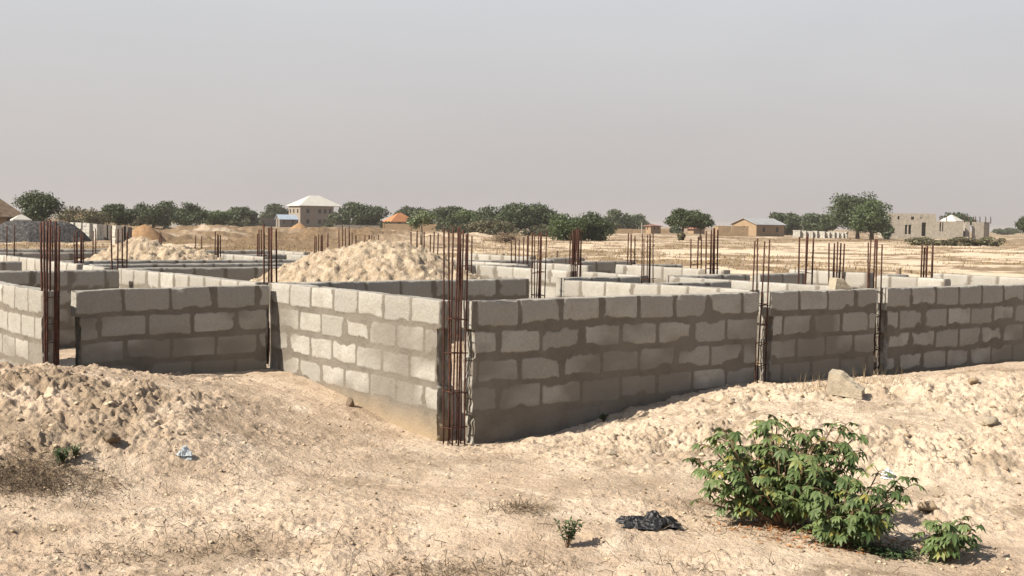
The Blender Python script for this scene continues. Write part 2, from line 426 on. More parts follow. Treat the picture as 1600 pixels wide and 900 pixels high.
def build_ground():
    th = np.linspace(-0.80, 0.80, 1500)
    th = np.sign(th) * (np.abs(th) / .8) ** 1.12 * .8
    r = np.concatenate([np.linspace(0.3, 5.4, 24)[:-1], np.linspace(5.4, 14.5, 820)[:-1], 14.5 * (60 / 14.5) ** np.linspace(0, 1, 190)[:-1], 60 * (2600 / 60) ** np.linspace(0, 1, 190)])
    R, T = np.meshgrid(r, th, indexing='ij')
    x = (R * np.tan(T)).ravel(); y = R.ravel().copy()
    # a fan straight ahead plus a wide skirt: the sheet reaches past every edge of the view
    b = base_height(x, y); mz, lm = micro(x, y); z = b + mz + far_relief(x, y)
    la, lb = lump_mask(x, y)
    near = np.clip((17 - y) / 4, 0, 1)
    dk = near * np.clip((fbm(x * 1.1, y * 1.4, 121, 4) - .56) * 5, 0, .75) * np.clip((fbm(x * 9, y * 9, 123, 3) - .36) * 4, 0, 1)
    dk = np.maximum(dk, near * np.clip(la * (fbm(x * 3, y * 3, 125, 4) - .30) * 2.2, 0, .7))
    dk = np.maximum(dk, near * np.clip(lb * (fbm(x * 3.5, y * 3.5, 126, 4) - .50) * 2.6, 0, .5))
    for (px, py, rx, ry, st) in ((30, 765, .42, .34, 1.3), (830, 800, .16, .22, .7), (60, 825, .26, .10, .65), (700, 885, .34, .16, .6), (330, 850, .45, .3, .55), (1080, 790, .3, .25, .5), (700, 712, .8, .30, .55), (520, 690, .5, .35, .35), (980, 760, .5, .35, .45)):
        p = at_drop(px, py, H - .05)
        dk = np.maximum(dk, st * np.clip(region(x, y, p[0], p[1], rx, ry) * (0.35 + 1.3 * fbm(x * 6, y * 6, 127, 3)), 0, 1))
    # field: bands of dead grass over pale sand
    fld = np.clip((y - 19) / 5, 0, 1)
    g = fbm(x * .13, y * .085, 131, 5, .55)
    g2 = fbm(x * .55, y * .38, 133, 4)
    gb = fbm(x * .22, y * .19, 141, 4, .55)
    br = fld * np.clip((np.maximum(g * .6 + g2 * .4, gb * .7 + g2 * .3 - .012) - .505) * 14, 0, .85) * np.clip(.45 + 1.1 * fbm(x * 1.9, y * 1.1, 135, 3), 0, 1)
    br = br * np.clip((y - 24) / 26, .22, 1)
    left = np.clip((3 - x - .03 * y) / 14, 0, 1)
    br = np.maximum(br, fld * left * np.clip((y - 42) / 12, 0, 1) * np.clip((fbm(x * .12, y * .07, 137, 4) - .40) * 7, 0, .95))
    br = np.maximum(br, left * np.clip((y - 92) / 16, 0, 1) * np.clip(.62 + .8 * fbm(x * .3, y * .12, 139, 3), 0, .97) * np.clip(1.25 - 1.1 * np.clip((fbm(x * .1, y * .05, 140, 3) - .5) * 6, 0, 1), 0, 1))
    br = np.maximum(br, np.clip((y - 130) / 60, 0, 1) * np.clip((g * .6 + g2 * .4 - .36) * 6, 0, .9))
    st = np.clip(1 - np.abs(y - 78 - 3 * np.sin(x * .1)) / 9, 0, 1) * np.clip((-8 - x) / 6, 0, 1) * np.clip((x + 60) / 10, 0, 1)
    br = np.maximum(br, st * .95)
    ver = np.stack([x, y, z], 1)
    n, m = R.shape
    i = np.arange(n - 1)[:, None] * m + np.arange(m - 1)[None]
    fc = np.stack([i, i + 1, i + m + 1, i + m], -1).reshape(-1, 4)
    o = mesh_obj('ground', ver, fc, M_GND, None, True, {'dark': dk, 'brown': br, 'clod': np.clip(lb * near, 0, 1), 'field': fld * .9})
    o['kind'] = 'structure'
    # the land beside and behind the viewer
    b = MB()
    R2 = 2600.0
    k = math.tan(.80)
    ring = [(-R2, R2), (-R2, -R2), (R2, -R2), (R2, R2)]
    b.add([(0, 0.25, -.02), (-R2 * k, R2, -.02), (-R2 * 2, R2, -.02), (-R2 * 2, -R2, -.02), (R2 * 2, -R2, -.02), (R2 * 2, R2, -.02), (R2 * k, R2, -.02)], [(0, 1, 2, 3), (0, 3, 4), (0, 4, 5, 6)])
    s = b.build('land', M_GND); s['kind'] = 'structure'
build_ground()

# ------------------------------------------------------------------ block walls
CH, BL = 0.2475, 0.4737                        # height of a course, length of a block with its joint

def sdf_mask(s, zz, zt, off, seed, sm):
    w1 = fbm(s * 8, zz * 8, seed + 1, 4) - .5; w2 = fbm(s * 8, zz * 8, seed + 2, 4) - .5
    w3 = vn(s * 2.1, zz * 2.6, seed + 3) - .5
    d = zt - zz
    k = np.floor(d / CH)
    k = np.maximum(k, 0)
    ki = k.astype(np.int64)
    so = s + off + np.where(ki % 2 == 1, BL / 2, 0) + .03 * (_h(ki, ki * 0 + 3, seed) - .5)
    bi = np.floor(so / BL).astype(np.int64)
    r1, r2, r3 = _h(bi, ki, seed + 7), _h(bi, ki, seed + 8), _h(bi, ki, seed + 9)
    lx = (so / BL - bi - .5) * BL + .022 * w1
    ly = d - k * CH + .026 * w2 + .020 * w3
    top = np.where(ki == 0, -.06, .012 + .012 * r1); bot = CH - (.026 + .026 * r2)
    jl = .014 + .014 * r3; jr = .014 + .014 * r1
    xa, xb = -BL / 2 + jl, BL / 2 - jr
    cx, cy = (xa + xb) / 2, (top + bot) / 2
    rad = .020
    qx = np.abs(lx - cx) - (xb - xa) / 2 + rad; qy = np.abs(ly - cy) - (bot - top) / 2 + rad
    sd = np.hypot(np.maximum(qx, 0), np.maximum(qy, 0)) + np.minimum(np.maximum(qx, qy), 0) - rad
    sd += sm * np.clip(fbm(s * 3.1, zz * 3.7, seed + 20, 4) - .54, 0, 1) * .20
    mk = np.clip(.5 - sd / .006, 0, 1)
    wash = np.clip((fbm(s * 1.3, zz * 2.2, seed + 25, 4) - .5 + .11 * ki - .10) * 3.0, 0, .72) * sm
    mk = mk * (1 - np.where(ki > 0, wash, 0))
    mk = np.where(ki >= 4, mk * np.clip((fbm(s * 2.3, zz * 3, seed + 15, 3) - .52) * 4, 0, .5), mk)
    return mk, np.clip(r2 * .8 + .2 * r3, 0, 1), k

def block_wall(axis, const, a, b, label, r0=.70, r1=None, thick=.155, zb=-.25, res=.03, soil=.0, seed=1, off=0.0, group=None, sm=1.0, ragged=(1, 1)):
    """one length of wall: axis 'u' or 'v', face at const, from a to b; its top lies r under the eye"""
    r1 = r0 if r1 is None else r1
    d2 = U if axis == 'u' else V                              # along
    n2 = -V if axis == 'u' else -U                            # outward face direction
    org = (ml(a, const) if axis == 'u' else ml(const, a))
    Ln = b - a
    ns = max(6, int(Ln / res)); s = np.linspace(0, Ln, ns + 1)
    zt = H - (r0 + (r1 - r0) * s / Ln)                        # top height along the wall
    hgt = (H - r0) - zb
    nz = max(6, int(hgt / res)); nt_ = max(3, int(thick / max(res, .02)))
    tv = np.linspace(0, 1, nz + 1)
    # loop: front bottom -> front top -> back top -> back bottom
    prof = [(0, t) for t in tv] + [(j / nt_, 1) for j in range(1, nt_)] + [(1, t) for t in tv[::-1]]
    pn = len(prof)
    q = np.array([p[0] for p in prof]); t = np.array([p[1] for p in prof])
    S, Q = np.meshgrid(s, q, indexing='ij'); _, T = np.meshgrid(s, t, indexing='ij')
    ZT = np.repeat(zt[:, None], pn, 1)
    Z = zb + (ZT - zb) * T
    face = np.where(Q < 1e-6, 1, np.where(Q > 1 - 1e-6, -1, 0))
    mk, rn, k = sdf_mask(S + np.where(face < 0, .11, 0), Z, ZT, off, seed, sm)
    onface = np.abs(face)
    mk = np.where(onface == 1, mk, 1 - .6 * np.clip((fbm(S * 5, Q * 2, seed + 4, 3) - .5) * 6, 0, 1))
    # chipped arris and uneven bed
    edge = np.clip((T - .965) / .035, 0, 1)
    chip = .030 * np.clip(fbm(S * 7, Q * 3, seed + 33, 4) - .52, 0, 1) * 4 * .35 + .010 * (vn(S * 2.2, Q * 0, seed + 34) - .5)
    Z = Z - edge * chip
    D = face * (mk * .006 + .008 * (fbm(S * 5, Z * 5, seed + 41, 4) - .5) + .006 * (fbm(S * 28, Z * 28, seed + 43, 3) - .5))
    D = D - face * edge * (.006 + .25 * chip)
    # ends: lower courses are toothed and ragged
    kk = np.minimum(k, 6).astype(np.int64)
    e0 = np.where(kk > 0, .012 + .035 * _h(kk, kk * 0 + 11, seed), 0) + .016 * (fbm(Z * 9, Q * 6, seed + 51, 3) - .5) * np.where(kk > 0, 1.6, .5)
    e1 = np.where(kk > 0, .012 + .035 * _h(kk, kk * 0 + 12, seed), 0) + .016 * (fbm(Z * 9, Q * 6, seed + 52, 3) - .5) * np.where(kk > 0, 1.6, .5)
    Sx = S + ragged[0] * e0 * np.clip(1 - S / .12, 0, 1) - ragged[1] * e1 * np.clip(1 - (Ln - S) / .12, 0, 1)
    off_n = D - Q * thick
    X = org[0] + d2[0] * Sx + n2[0] * off_n; Y = org[1] + d2[1] * Sx + n2[1] * off_n
    so = np.zeros_like(Z)
    if soil:
        so = np.clip((soil - Z + .14 * (fbm(S * 3, Z * 3, seed + 61, 4) - .5)) / .28, 0, 1) * .85
    vs = np.stack([X, Y, Z], -1).reshape(-1, 3)
    i = np.arange(ns)[:, None] * pn + np.arange(pn - 1)[None]
    f = np.stack([i, i + pn, i + pn + 1, i + 1], -1).reshape(-1, 4)
    mk, rn, so = mk.ravel(), rn.ravel(), so.ravel()
    # end caps with moulded vertical ribs
    caps_v = []; caps_f = []; caps_m = []; caps_s = []
    base = len(vs)
    nc = 10
    for end in (0, ns):
        fr = vs[end * pn: end * pn + nz + 1]; bk = vs[end * pn + pn - 1: end * pn + pn - 2 - nz: -1]
        sg = -1 if end == 0 else 1
        idx = len(caps_v) * (nz + 1) * (nc + 1)
        w = np.linspace(0, 1, nc + 1)[None, :, None]
        P = fr[:, None, :] * (1 - w) + bk[:, None, :] * w
        kz = np.clip((zt[0 if end == 0 else -1] - fr[:, 2]) / CH, 0, 9).astype(int)[:, None] * np.ones((1, nc + 1), int)
        cc = np.arange(nc + 1)[None, :] * np.ones((nz + 1, 1), int)
        inner = (cc > 0) & (cc < nc)
        rib = np.where((kz == 0) & inner, np.where(cc % 3 != 0, .007, -.006), 0)
        jag = np.where(inner, .014 * (vn(P[..., 2] * 22, cc / nc * 5, seed + end) - .5) * np.where(kz > 0, 2.0, .4), 0)
        P = P + (sg * (rib + jag))[..., None] * np.array([d2[0], d2[1], 0])
        caps_v.append(P.reshape(-1, 3))
        caps_m.append(np.where(kz == 0, 1.0, np.clip((vn(P[..., 2] * 9, cc / nc * 4, seed + 5) - .35) * 2.5, 0, 1)).ravel())
        caps_s.append((np.clip((soil - P[..., 2]) / .2, 0, .8) if soil else P[..., 2] * 0).ravel())
        A = base + idx + np.arange(nz)[:, None] * (nc + 1) + np.arange(nc)[None]
        qd = np.stack([A, A + 1, A + nc + 2, A + nc + 1], -1).reshape(-1, 4)
        caps_f.append(qd if end == 0 else qd[:, ::-1])
    caps_v = np.concatenate(caps_v); vs = np.concatenate([vs, caps_v]); f = np.concatenate([f] + caps_f)
    mk = np.concatenate([mk] + caps_m); rn = np.concatenate([rn, np.full(len(caps_v), .6)]); so = np.concatenate([so] + caps_s)
    o_ = np.array([org[0], org[1], 0.0])
    o = mesh_obj('block_wall', vs - o_, f, M_WALL, None, res < .025, {'mask': mk, 'rnd': rn, 'soil': so})
    o.location = o_
    return tag(o, label, 'wall', 'block foundation walls')

FN = .0095
WALLS = [
 # axis const  a      b     label, kw
 ('u', -.20, .20, 3.79, 'long shaded block wall running right from the near corner', dict(r0=.671, res=FN, seed=11, off=.43, ragged=(1, 1))),
 ('u', -.20, 3.98, 5.74, 'short shaded block wall with a broken block lying on its top', dict(r0=.672, res=FN, seed=12, off=.05)),
 ('u', -.20, 5.93, 9.6, 'shaded block wall leaving the frame at the right edge', dict(r0=.671, r1=.673, res=.015, seed=13, off=.02)),
 ('v', .0, .0, 3.34, 'sunlit block wall with soil-stained base, left of the near corner rebar', dict(r0=.671, res=FN, seed=14, soil=.30, off=.0)),
 ('u', 3.15, -2.10, -.08, 'shaded grey block wall behind the soil mound at left', dict(r0=.712, r1=.692, res=FN, seed=15, off=.0)),
 ('v', -2.44, 3.05, 6.4, 'sunlit block wall cut by the left edge of the frame', dict(r0=.705, r1=.71, res=FN, seed=16, soil=.35, off=.0)),
 ('v', -.02, 3.62, 8.0, 'sunlit wall top showing above the shaded wall behind the mound', dict(r0=.69, r1=.70, res=.02, seed=17)),
 ('u', 7.45, -3.6, -.2, 'shaded wall behind the thick rebar column at far left', dict(r0=.70, seed=18, off=.1)),
 ('v', -.12, 8.3, 9.2, 'thin sunlit strip of wall between the two left inner rebar columns', dict(r0=.70, seed=19)),
 ('v', -.12, 9.5, 11.1, 'short sunlit wall just behind the thick rebar column at left', dict(r0=.70, seed=20)),
 ('u', 10.8, -4.6, -.55, 'shaded wall at the left frame edge in front of the sunlit sloping one', dict(r0=.70, seed=21)),
 ('v', -.05, 11.4, 16.5, 'far sunlit wall sloping in from the left frame edge', dict(r0=.70, seed=22)),
 ('u', 15.6, .25, 4.3, 'second shaded wall in front of the grey gravel heap', dict(r0=.70, res=.04, seed=23)),
 ('u', 18.3, -1.5, 4.6, 'farthest shaded wall line under the grey gravel heap', dict(r0=.70, res=.04, seed=24)),
 ('u', 10.93, .1, 5.6, 'hindmost of the three shaded walls at the foot of the left soil heap', dict(r0=.70, seed=25)),
 ('u', 9.45, .1, 5.2, 'middle of the three shaded walls below the left soil heap', dict(r0=.70, seed=26)),
 ('u', 7.95, .1, 5.0, 'front one of the three shaded walls below the left soil heap', dict(r0=.70, seed=27)),
 ('u', 3.66, .15, 3.78, 'dark shaded wall in front of the big soil heap', dict(r0=.70, res=.02, seed=28, off=.2)),
 ('u', 3.62, 4.32, 5.66, 'dark wall sliver left of the central rebar column', dict(r0=.70, res=.02, seed=29)),
 ('v', 4.15, .25, 3.40, 'sunlit inner wall showing over the long front wall', dict(r0=.675, r1=.715, res=.02, seed=30)),
 ('v', 5.92, 5.45, 8.4, 'sunlit wall just right of the big soil heap', dict(r0=.70, seed=31)),
 ('v', 5.92, 3.9, 5.15, 'low sunlit wall between the two central inner rebar columns', dict(r0=.70, seed=32)),
 ('v', 7.75, 7.2, 8.7, 'sunlit wall rising behind the dense central rebar column', dict(r0=.70, seed=33)),
 ('v', 8.75, 5.0, 7.6, 'pale sunlit wall behind the six-bar column', dict(r0=.70, seed=34)),
 ('u', 3.5, 6.2, 7.72, 'blue-grey shaded wall running to the right inner columns', dict(r0=.69, seed=35)),
 ('u', 3.5, 7.95, 8.95, 'three-block shaded wall seen through the front column bars', dict(r0=.69, seed=36)),
 ('u', 2.05, 4.4, 5.78, 'shaded cross wall behind the right end of the long front wall', dict(r0=.695, res=.02, seed=37)),
 ('v', 5.92, .3, 3.3, 'sunlit top strip behind the short shaded front wall', dict(r0=.685, r1=.695, res=.02, seed=38)),
 ('v', 10.05, 3.2, 4.75, 'sunlit wall with a wide smeared joint, right of the inner columns', dict(r0=.69, seed=39)),
 ('v', 9.7, 1.6, 2.75, 'sunlit wall behind the right front column', dict(r0=.70, seed=40)),
 ('v', 11.25, .3, 2.85, 'tall sunlit two-course wall behind the rightmost front wall', dict(r0=.69, seed=41)),
 ('u', 2.7, 9.9, 10.42, 'dark wall sliver ending at the far right rebar column', dict(r0=.69, seed=42)),
 ('u', 7.9, 5.75, 7.0, 'dark cross wall behind the sunlit wall right of the heap', dict(r0=.70, seed=43)),
 ('v', 6.95, 8.15, 10.6, 'thin sunlit wall top beyond the big heap, nearer one', dict(r0=.70, seed=44)),
 ('u', 10.05, 6.9, 9.3, 'dark low wall beyond the right flank of the big heap', dict(r0=.70, res=.04, seed=45)),
 ('v', 9.9, 11.6, 14.2, 'farthest sunlit wall beyond the big heap', dict(r0=.69, res=.04, seed=46)),
 ('u', 11.0, 9.9, 10.9, 'short dark wall far behind the dense central column', dict(r0=.70, res=.04, seed=47)),
 ('u', 9.1, 9.1, 10.6, 'dark low wall ending at the slim column beneath the green bush', dict(r0=.70, res=.04, seed=48)),
 ('u', 7.3, 9.0, 10.1, 'thin dark wall line ending at the column beneath the umbrella tree', dict(r0=.70, res=.04, seed=49)),
 ('v', 4.3, 12.5, 14.6, 'sunlit wall just right of the left soil heap', dict(r0=.70, res=.04, seed=50)),
 ('v', 6.6, 15.4, 17.0, 'most distant sunlit wall, below the two-storey house', dict(r0=.70, res=.04, seed=51)),
 ('v', 5.6, 12.6, 14.0, 'sunlit wall touching the left flank of the big heap', dict(r0=.70, res=.04, seed=52)),
 ('u', 14.1, 4.6, 5.55, 'small dark wall right of the two thin far columns', dict(r0=.70, res=.04, seed=53)),
 ('u', 17.1, 5.0, 7.0, 'most distant dark wall, below the two-storey house', dict(r0=.70, res=.04, seed=54)),
]
for w in WALLS:
    block_wall(w[0], w[1], w[2], w[3], w[4], **w[5])

# ------------------------------------------------------------------ rebar columns
def rebar_column(m, l, label, ztop, nb=6, size=.20, zb=-.1, ties=(1.1, .82, .5, .2), seed=0, rad=.008, xw=None, lean=0.018, zvar=.07):
    rnd = random.Random(seed)
    p = ml(m, l)
    t = thing('rebar_column', label, 'rebar column', (p[0], p[1], 0), 'rebar columns')
    half = size * .62 / 2
    if nb == 4: spots = [(-1, -1), (1, -1), (1, 1), (-1, 1)]
    elif nb == 6: spots = [(-1, -1), (0, -1), (1, -1), (1, 1), (0, 1), (-1, 1)]
    elif nb == 8: spots = [(-1, -1), (0, -1), (1, -1), (1, 0), (1, 1), (0, 1), (-1, 1), (-1, 0)]
    else: spots = [(-1, 0), (1, 0)][:nb]
    for (a, b) in spots:
        q = U * a * half + V * b * half
        zt = ztop - rnd.random() * zvar
        pts = []
        lx, ly = rnd.uniform(-lean, lean), rnd.uniform(-lean, lean)
        bx, by = rnd.uniform(-.006, .006), rnd.uniform(-.006, .006)
        for i in range(7):
            f = i / 6
            pts.append((q[0] + lx * f * 2 + bx * math.sin(f * 5), q[1] + ly * f * 2 + by * math.sin(f * 4 + 1), zb + (zt - zb) * f))
        g = MB(); g.tube(pts, rad, 6)
        g.build('bar', M_RUST, t, True)
    for zt in ties:
        zt += rnd.uniform(-.03, .03)
        g = MB(); hh = half + .012
        cs = [(-hh, -hh), (hh, -hh), (hh, hh), (-hh, hh), (-hh, -hh), (-hh * .6, -hh * .7)]
        pts = [np.append(U * a + V * b, zt + rnd.uniform(-.014, .014)) for a, b in cs]
        g.tube(pts, .0045, 5)
        g.build('stirrup', M_RUST, t)
    return t

def col_px(x, ybase, ytop, label, nb=4, r=.70, ties=(1.22,), **k):
    k.setdefault('rad', .0125); k.setdefault('zvar', .09)
    """column standing where its bars meet the wall top at pixel (x, ybase)"""
    p = at_drop(x, ybase, r)
    m, l = to_ml(p)
    top = at_depth(x, ytop, p[1])[2]
    return rebar_column(m, l, label, top, nb, ties=ties, **k)

rebar_column(.06, -.16, 'tall dense rusty rebar column at the near corner between lit and shaded walls', 1.875, 8, .21, ties=(1.06, .80, .47, .16), seed=1, rad=.0085)
rebar_column(3.885, -.115, 'four-bar rusty column at the right end of the long front wall', 1.83, 4, .19, ties=(1.14, .9, .68, .45, .25), seed=2)
rebar_column(5.84, -.09, 'five-foot rusty column between the two rightmost shaded front walls', 1.80, 6, .18, ties=(1.18, .95, .72, .5, .3), seed=3)
rebar_column(*to_ml(at_depth(79, 400, 11.55)), 'thickest rusty rebar column, standing at the left near the mound', 1.88, 8, .17, ties=(1.15, .93, .7), seed=4, rad=.0105)
rebar_column(.10, 3.46, 'rusty column where the sunlit wall meets the wall behind the mound', 1.87, 6, .16, ties=(1.12, .8), seed=5, rad=.010)
rebar_column(3.96, 3.70, 'dense rusty column at the right end of the dark wall in front of the heap', 1.84, 8, .17, ties=(1.27, 1.0), seed=6)
rebar_column(5.80, 3.60, 'six-bar column in the middle of the maze, right of the dark wall sliver', 1.80, 6, .19, ties=(1.17,), seed=7)
rebar_column(5.88, 5.25, 'thick dark column just left of the low central wall', 1.86, 8, .16, ties=(1.3, 1.05), seed=8, rad=.010)
col_px(897, 413, 364, 'thin bars crowding behind the thick dark central column', 6, ties=(1.28,), seed=9)
col_px(1258, 432, 364, 'inner column at the end of the three-block shaded wall', 4, ties=(1.25,), seed=10)
col_px(986, 410, 364, 'slim column right below the edge of the green bush', 4, ties=(1.27,), seed=11)
col_px(1089, 415, 366, 'slim column under the small umbrella tree', 4, ties=(1.24,), seed=12)
col_px(1113, 423, 354, 'tall column left of the ruined mud walls', 6, ties=(1.32, 1.22), seed=13)
col_px(1306, 426, 377, 'short inner column above the wall with a smeared joint', 6, ties=(1.2,), seed=14)
col_px(1448, 433, 383, 'far right short six-bar column', 6, ties=(), seed=15, zvar=.04)
col_px(806, 407, 369, 'left one of the two thin columns beyond the heap and left of the dense column', 4, ties=(), seed=16, size=.16)
col_px(824, 410, 363, 'right one of the two thin columns just left of the dense column', 4, ties=(), seed=17, size=.16)
col_px(728, 418, 364, 'thin column seen through the bars of the near corner column', 4, ties=(1.25,), seed=18)
col_px(651, 408, 358, 'column beside the pale young tree on top of the big heap', 4, ties=(), seed=19)
col_px(673, 410, 359, 'evenly spaced four-bar column right of the pale young tree', 4, ties=(), seed=20, size=.22)
col_px(187, 418, 356, 'inner column at the left end of the sunlit wall top', 4, ties=(1.3,), seed=21, rad=.011)
col_px(124, 412, 356, 'inner column left of the left soil heap', 6, ties=(1.3,), seed=22, size=.18, rad=.009)
col_px(146, 395, 354, 'two far bars before the pale block stacks', 2, ties=(), seed=23, size=.15, rad=.011)
col_px(202, 392, 357, 'two far bars left of the orange soil cone', 2, ties=(), seed=24, size=.14, rad=.011)
col_px(250, 394, 359, 'two far bars at the right foot of the orange soil cone', 2, ties=(), seed=25, size=.14, rad=.011)
col_px(311, 396, 363, 'two far bars on the shoulder of the left soil heap', 2, ties=(), seed=26, size=.15, rad=.011)
col_px(340, 397, 361, 'three-bar look column at the right end of the left soil heap', 4, ties=(), seed=27, size=.17)
col_px(408, 400, 358, 'thin column just left of the column behind the mound wall', 4, ties=(1.25,), seed=28, size=.16)
col_px(496, 396, 365, 'far pair of bars left of the big heap, under the two-storey house', 4, ties=(), seed=29, size=.18)
col_px(507, 403, 363, 'bundle of bars at the left flank of the big heap', 4, ties=(), seed=30, size=.17)
col_px(539, 394, 352, 'tall four-bar column over the left slope of the big heap', 4, ties=(), seed=31, size=.24)
col_px(553, 392, 363, 'short three-bar column over the left slope of the big heap', 4, ties=(), seed=32, size=.17)
col_px(579, 391, 364, 'row of bar tips over the summit of the big heap', 6, ties=(), seed=33, size=.36)
col_px(15, 400, 349, 'pair of thin bars at the left frame edge before the gravel heap', 2, r=.70, ties=(), seed=34, size=.17, rad=.011)
col_px(79, 408, 350, 'slender bars half hidden behind the thickest left column', 4, ties=(), seed=35, size=.16)

# ------------------------------------------------------------------ heaps
def heap(name, label, cat, cx, cy, rx, ry, z0, h, mat, seed, res=.022, lob=(), rough=.85, lump=1.0, power=1.45, group='soil heaps', flat=0):
    nx, ny = int(2 * rx / res), int(2 * ry / res)
    xs = np.linspace(-rx, rx, nx); ys = np.linspace(-ry, ry, ny)
    X, Y = np.meshgrid(xs, ys, indexing='ij')
    wob = 1 + .25 * (fbm(np.arctan2(Y, X) * 1.2 + 9, X * 0 + 2, seed, 2) - .5)
    d = np.hypot(X / rx, Y / ry) / wob
    if flat: d = np.clip((d - flat) / (1 - flat), 0, 9)
    Z = h * np.clip(1 - d ** power, -1, 1)
    for (lx, ly, lr, lh) in lob: Z = Z + lh * np.exp(-((X - lx) ** 2 + (Y - ly) ** 2) / (lr * lr)) * np.clip(1.2 - d, 0, 1)
    wx, wy = X + cx, Y + cy
    s = lump
    k = np.clip((1.05 - d) * 4, 0, 1)
    rd = 1 - np.abs(fbm(wx * 3.5 / s, wy * 3.5 / s, seed + 4, 4) * 2 - 1); rd2 = 1 - np.abs(fbm(wx * 9 / s, wy * 9 / s, seed + 8, 3) * 2 - 1)
    pa = np.clip((fbm(wx * 1.3 / s, wy * 1.3 / s, seed + 11, 3) - .42) * 5, .1, 1); pb = np.clip((fbm(wx * 2.2 / s, wy * 2.2 / s, seed + 12, 3) - .38) * 5, .2, 1)
    Z = Z + k * s * rough * (.5 * pa * clods(wx, wy, .34 * s, seed + 1, .35, .6) + .8 * pb * clods(wx, wy, .17 * s, seed + 2, .6, .8) + .95 * clods(wx, wy, .095 * s, seed + 3, .75, .95) + .9 * clods(wx, wy, .06 * s, seed + 5, .7, .9)
                      + .20 * (rd - .7) + .09 * (rd2 - .7) + .06 * (fbm(wx * 14, wy * 14, seed + 6, 3) - .5))
    Z = np.where(Z < -.3, -.3, Z)
    n, m = X.shape
    i = np.arange(n - 1)[:, None] * m + np.arange(m - 1)[None]
    fc = np.stack([i, i + m, i + m + 1, i + 1], -1).reshape(-1, 4)
    keep = (d.ravel()[fc].min(1) < 1.08)
    o = mesh_obj(name, np.stack([X.ravel(), Y.ravel(), Z.ravel()], 1), fc[keep], mat, None, True)
    o.location = (cx, cy, z0)
    return tag(o, label, cat, group)

heap('soil_heap', 'big pale heap of excavated soil in the middle of the foundation', 'soil heap', -1.92, 16.75, 3.0, 2.35, .15, 1.40, M_HEAP, 201, lob=((.75, .1, .9, .10), (-1.2, -.3, 1.0, .08)), rough=.62)
heap('soil_heap', 'smaller pale soil heap at the left inside the foundation', 'soil heap', -6.75, 23.2, 3.55, 1.8, .15, 1.13, M_HEAP, 205, res=.03, lob=((-.45, 0, .6, .22), (1.0, 0, .9, .12)))
p = at_depth(42, 378, 88)
heap('gravel_heap', 'long dark grey heap of granite chippings at the left edge', 'gravel heap', p[0], 90, 3.95, 2.6, -.12, 1.6, M_GRAVEL, 211, res=.07, lump=.8, power=1.8, group=None, flat=.45)
p = at_depth(226, 366, 100)
heap('soil_heap', 'smooth cone of orange soil beyond the left pale heap', 'soil heap', p[0], 100, 1.95, 1.6, -.15, 1.5, M_REDSOIL, 215, res=.07, lump=.4, power=1.5)
p = at_depth(468, 352, 215)
heap('soil_heap', 'small brown soil heap in front of the two-storey house', 'soil heap', p[0], 215, 2.2, 2.0, 0, 1.5, M_REDSOIL, 219, res=.12, lump=.4, power=1.15)

# ------------------------------------------------------------------ stones, broken blocks, rubbish
def rock(name, label, cat, pos, size, mat, seed, squash=.6, group=None, sharp=.25, sink=.2):
    bm = bmesh.new(); bmesh.ops.create_icosphere(bm, subdivisions=4, radius=1)
    rn = np.random.RandomState(seed)
    dirs = rn.normal(size=(9, 3)); dirs /= np.linalg.norm(dirs, axis=1)[:, None]; lim = .55 + .4 * rn.rand(9)
    for v in bm.verts:
        c = np.array(v.co)
        dd = dirs @ c
        k = min([1.0] + [l / q for q, l in zip(dd, lim) if q > l])
        n = float(fbm(c[0] * 2.5 + seed, c[1] * 2.5 + c[2] * 1.7, seed, 4)) - .5
        v.co = Vector(c * k * (1 + sharp * n))
    me = bpy.data.meshes.new(name); bm.to_mesh(me); bm.free(); me.materials.append(mat)
    me.polygons.foreach_set('use_smooth', np.ones(len(me.polygons), bool))
    o = bpy.data.objects.new(name, me); COL.objects.link(o)
    o.scale = (size[0], size[1], size[2]) if not np.isscalar(size) else (size, size, size * squash)
    o.location = (pos[0], pos[1], pos[2] + o.scale[2] * (1 - sink) * .7)
    o.rotation_euler = (0, 0, rn.rand() * 6)
    return tag(o, label, cat, group)

def broken_block(label, pos, L, W, Hh, rot, seed, cut=.5, name='broken_block'):
    """fragment of a moulded block: flat faces on three sides, jagged fracture on the rest"""
    bm = bmesh.new(); bmesh.ops.create_cube(bm, size=1)
    bmesh.ops.subdivide_edges(bm, edges=bm.edges[:], cuts=13, use_grid_fill=True)
    for v in bm.verts:
        x, y, z = v.co
        n = float(fbm(x * 4 + seed, y * 4 + z * 3, seed, 4)) - .5
        zt = .5 - cut * max(0, (x + .12) / .62) ** .8 * 1.0          # sloping fracture towards +x
        f = (z + .5)
        z2 = -.5 + f * (zt + .5)
        x2 = x + (.10 * n if x > -.45 else 0)
        z2 += .16 * n * f * (1 if x > -.30 else .15)
        y2 = y + .10 * n * (1 if x > -.2 else .3)
        n2 = float(fbm(x * 13 + seed, y * 13 + z * 11, seed + 2, 3)) - .5
        z2 += .10 * n2 * f * (1 if x > -.3 else .2); x2 += .06 * n2 * (1 if x > -.45 else .2)
        v.co = (x2 * L, y2 * W, z2 * Hh)
    me = bpy.data.meshes.new(name); bm.to_mesh(me); bm.free(); me.materials.append(M_BROKEN)
    o = bpy.data.objects.new(name, me); COL.objects.link(o)
    o.location = pos; o.rotation_euler = rot
    return tag(o, label, 'broken block')

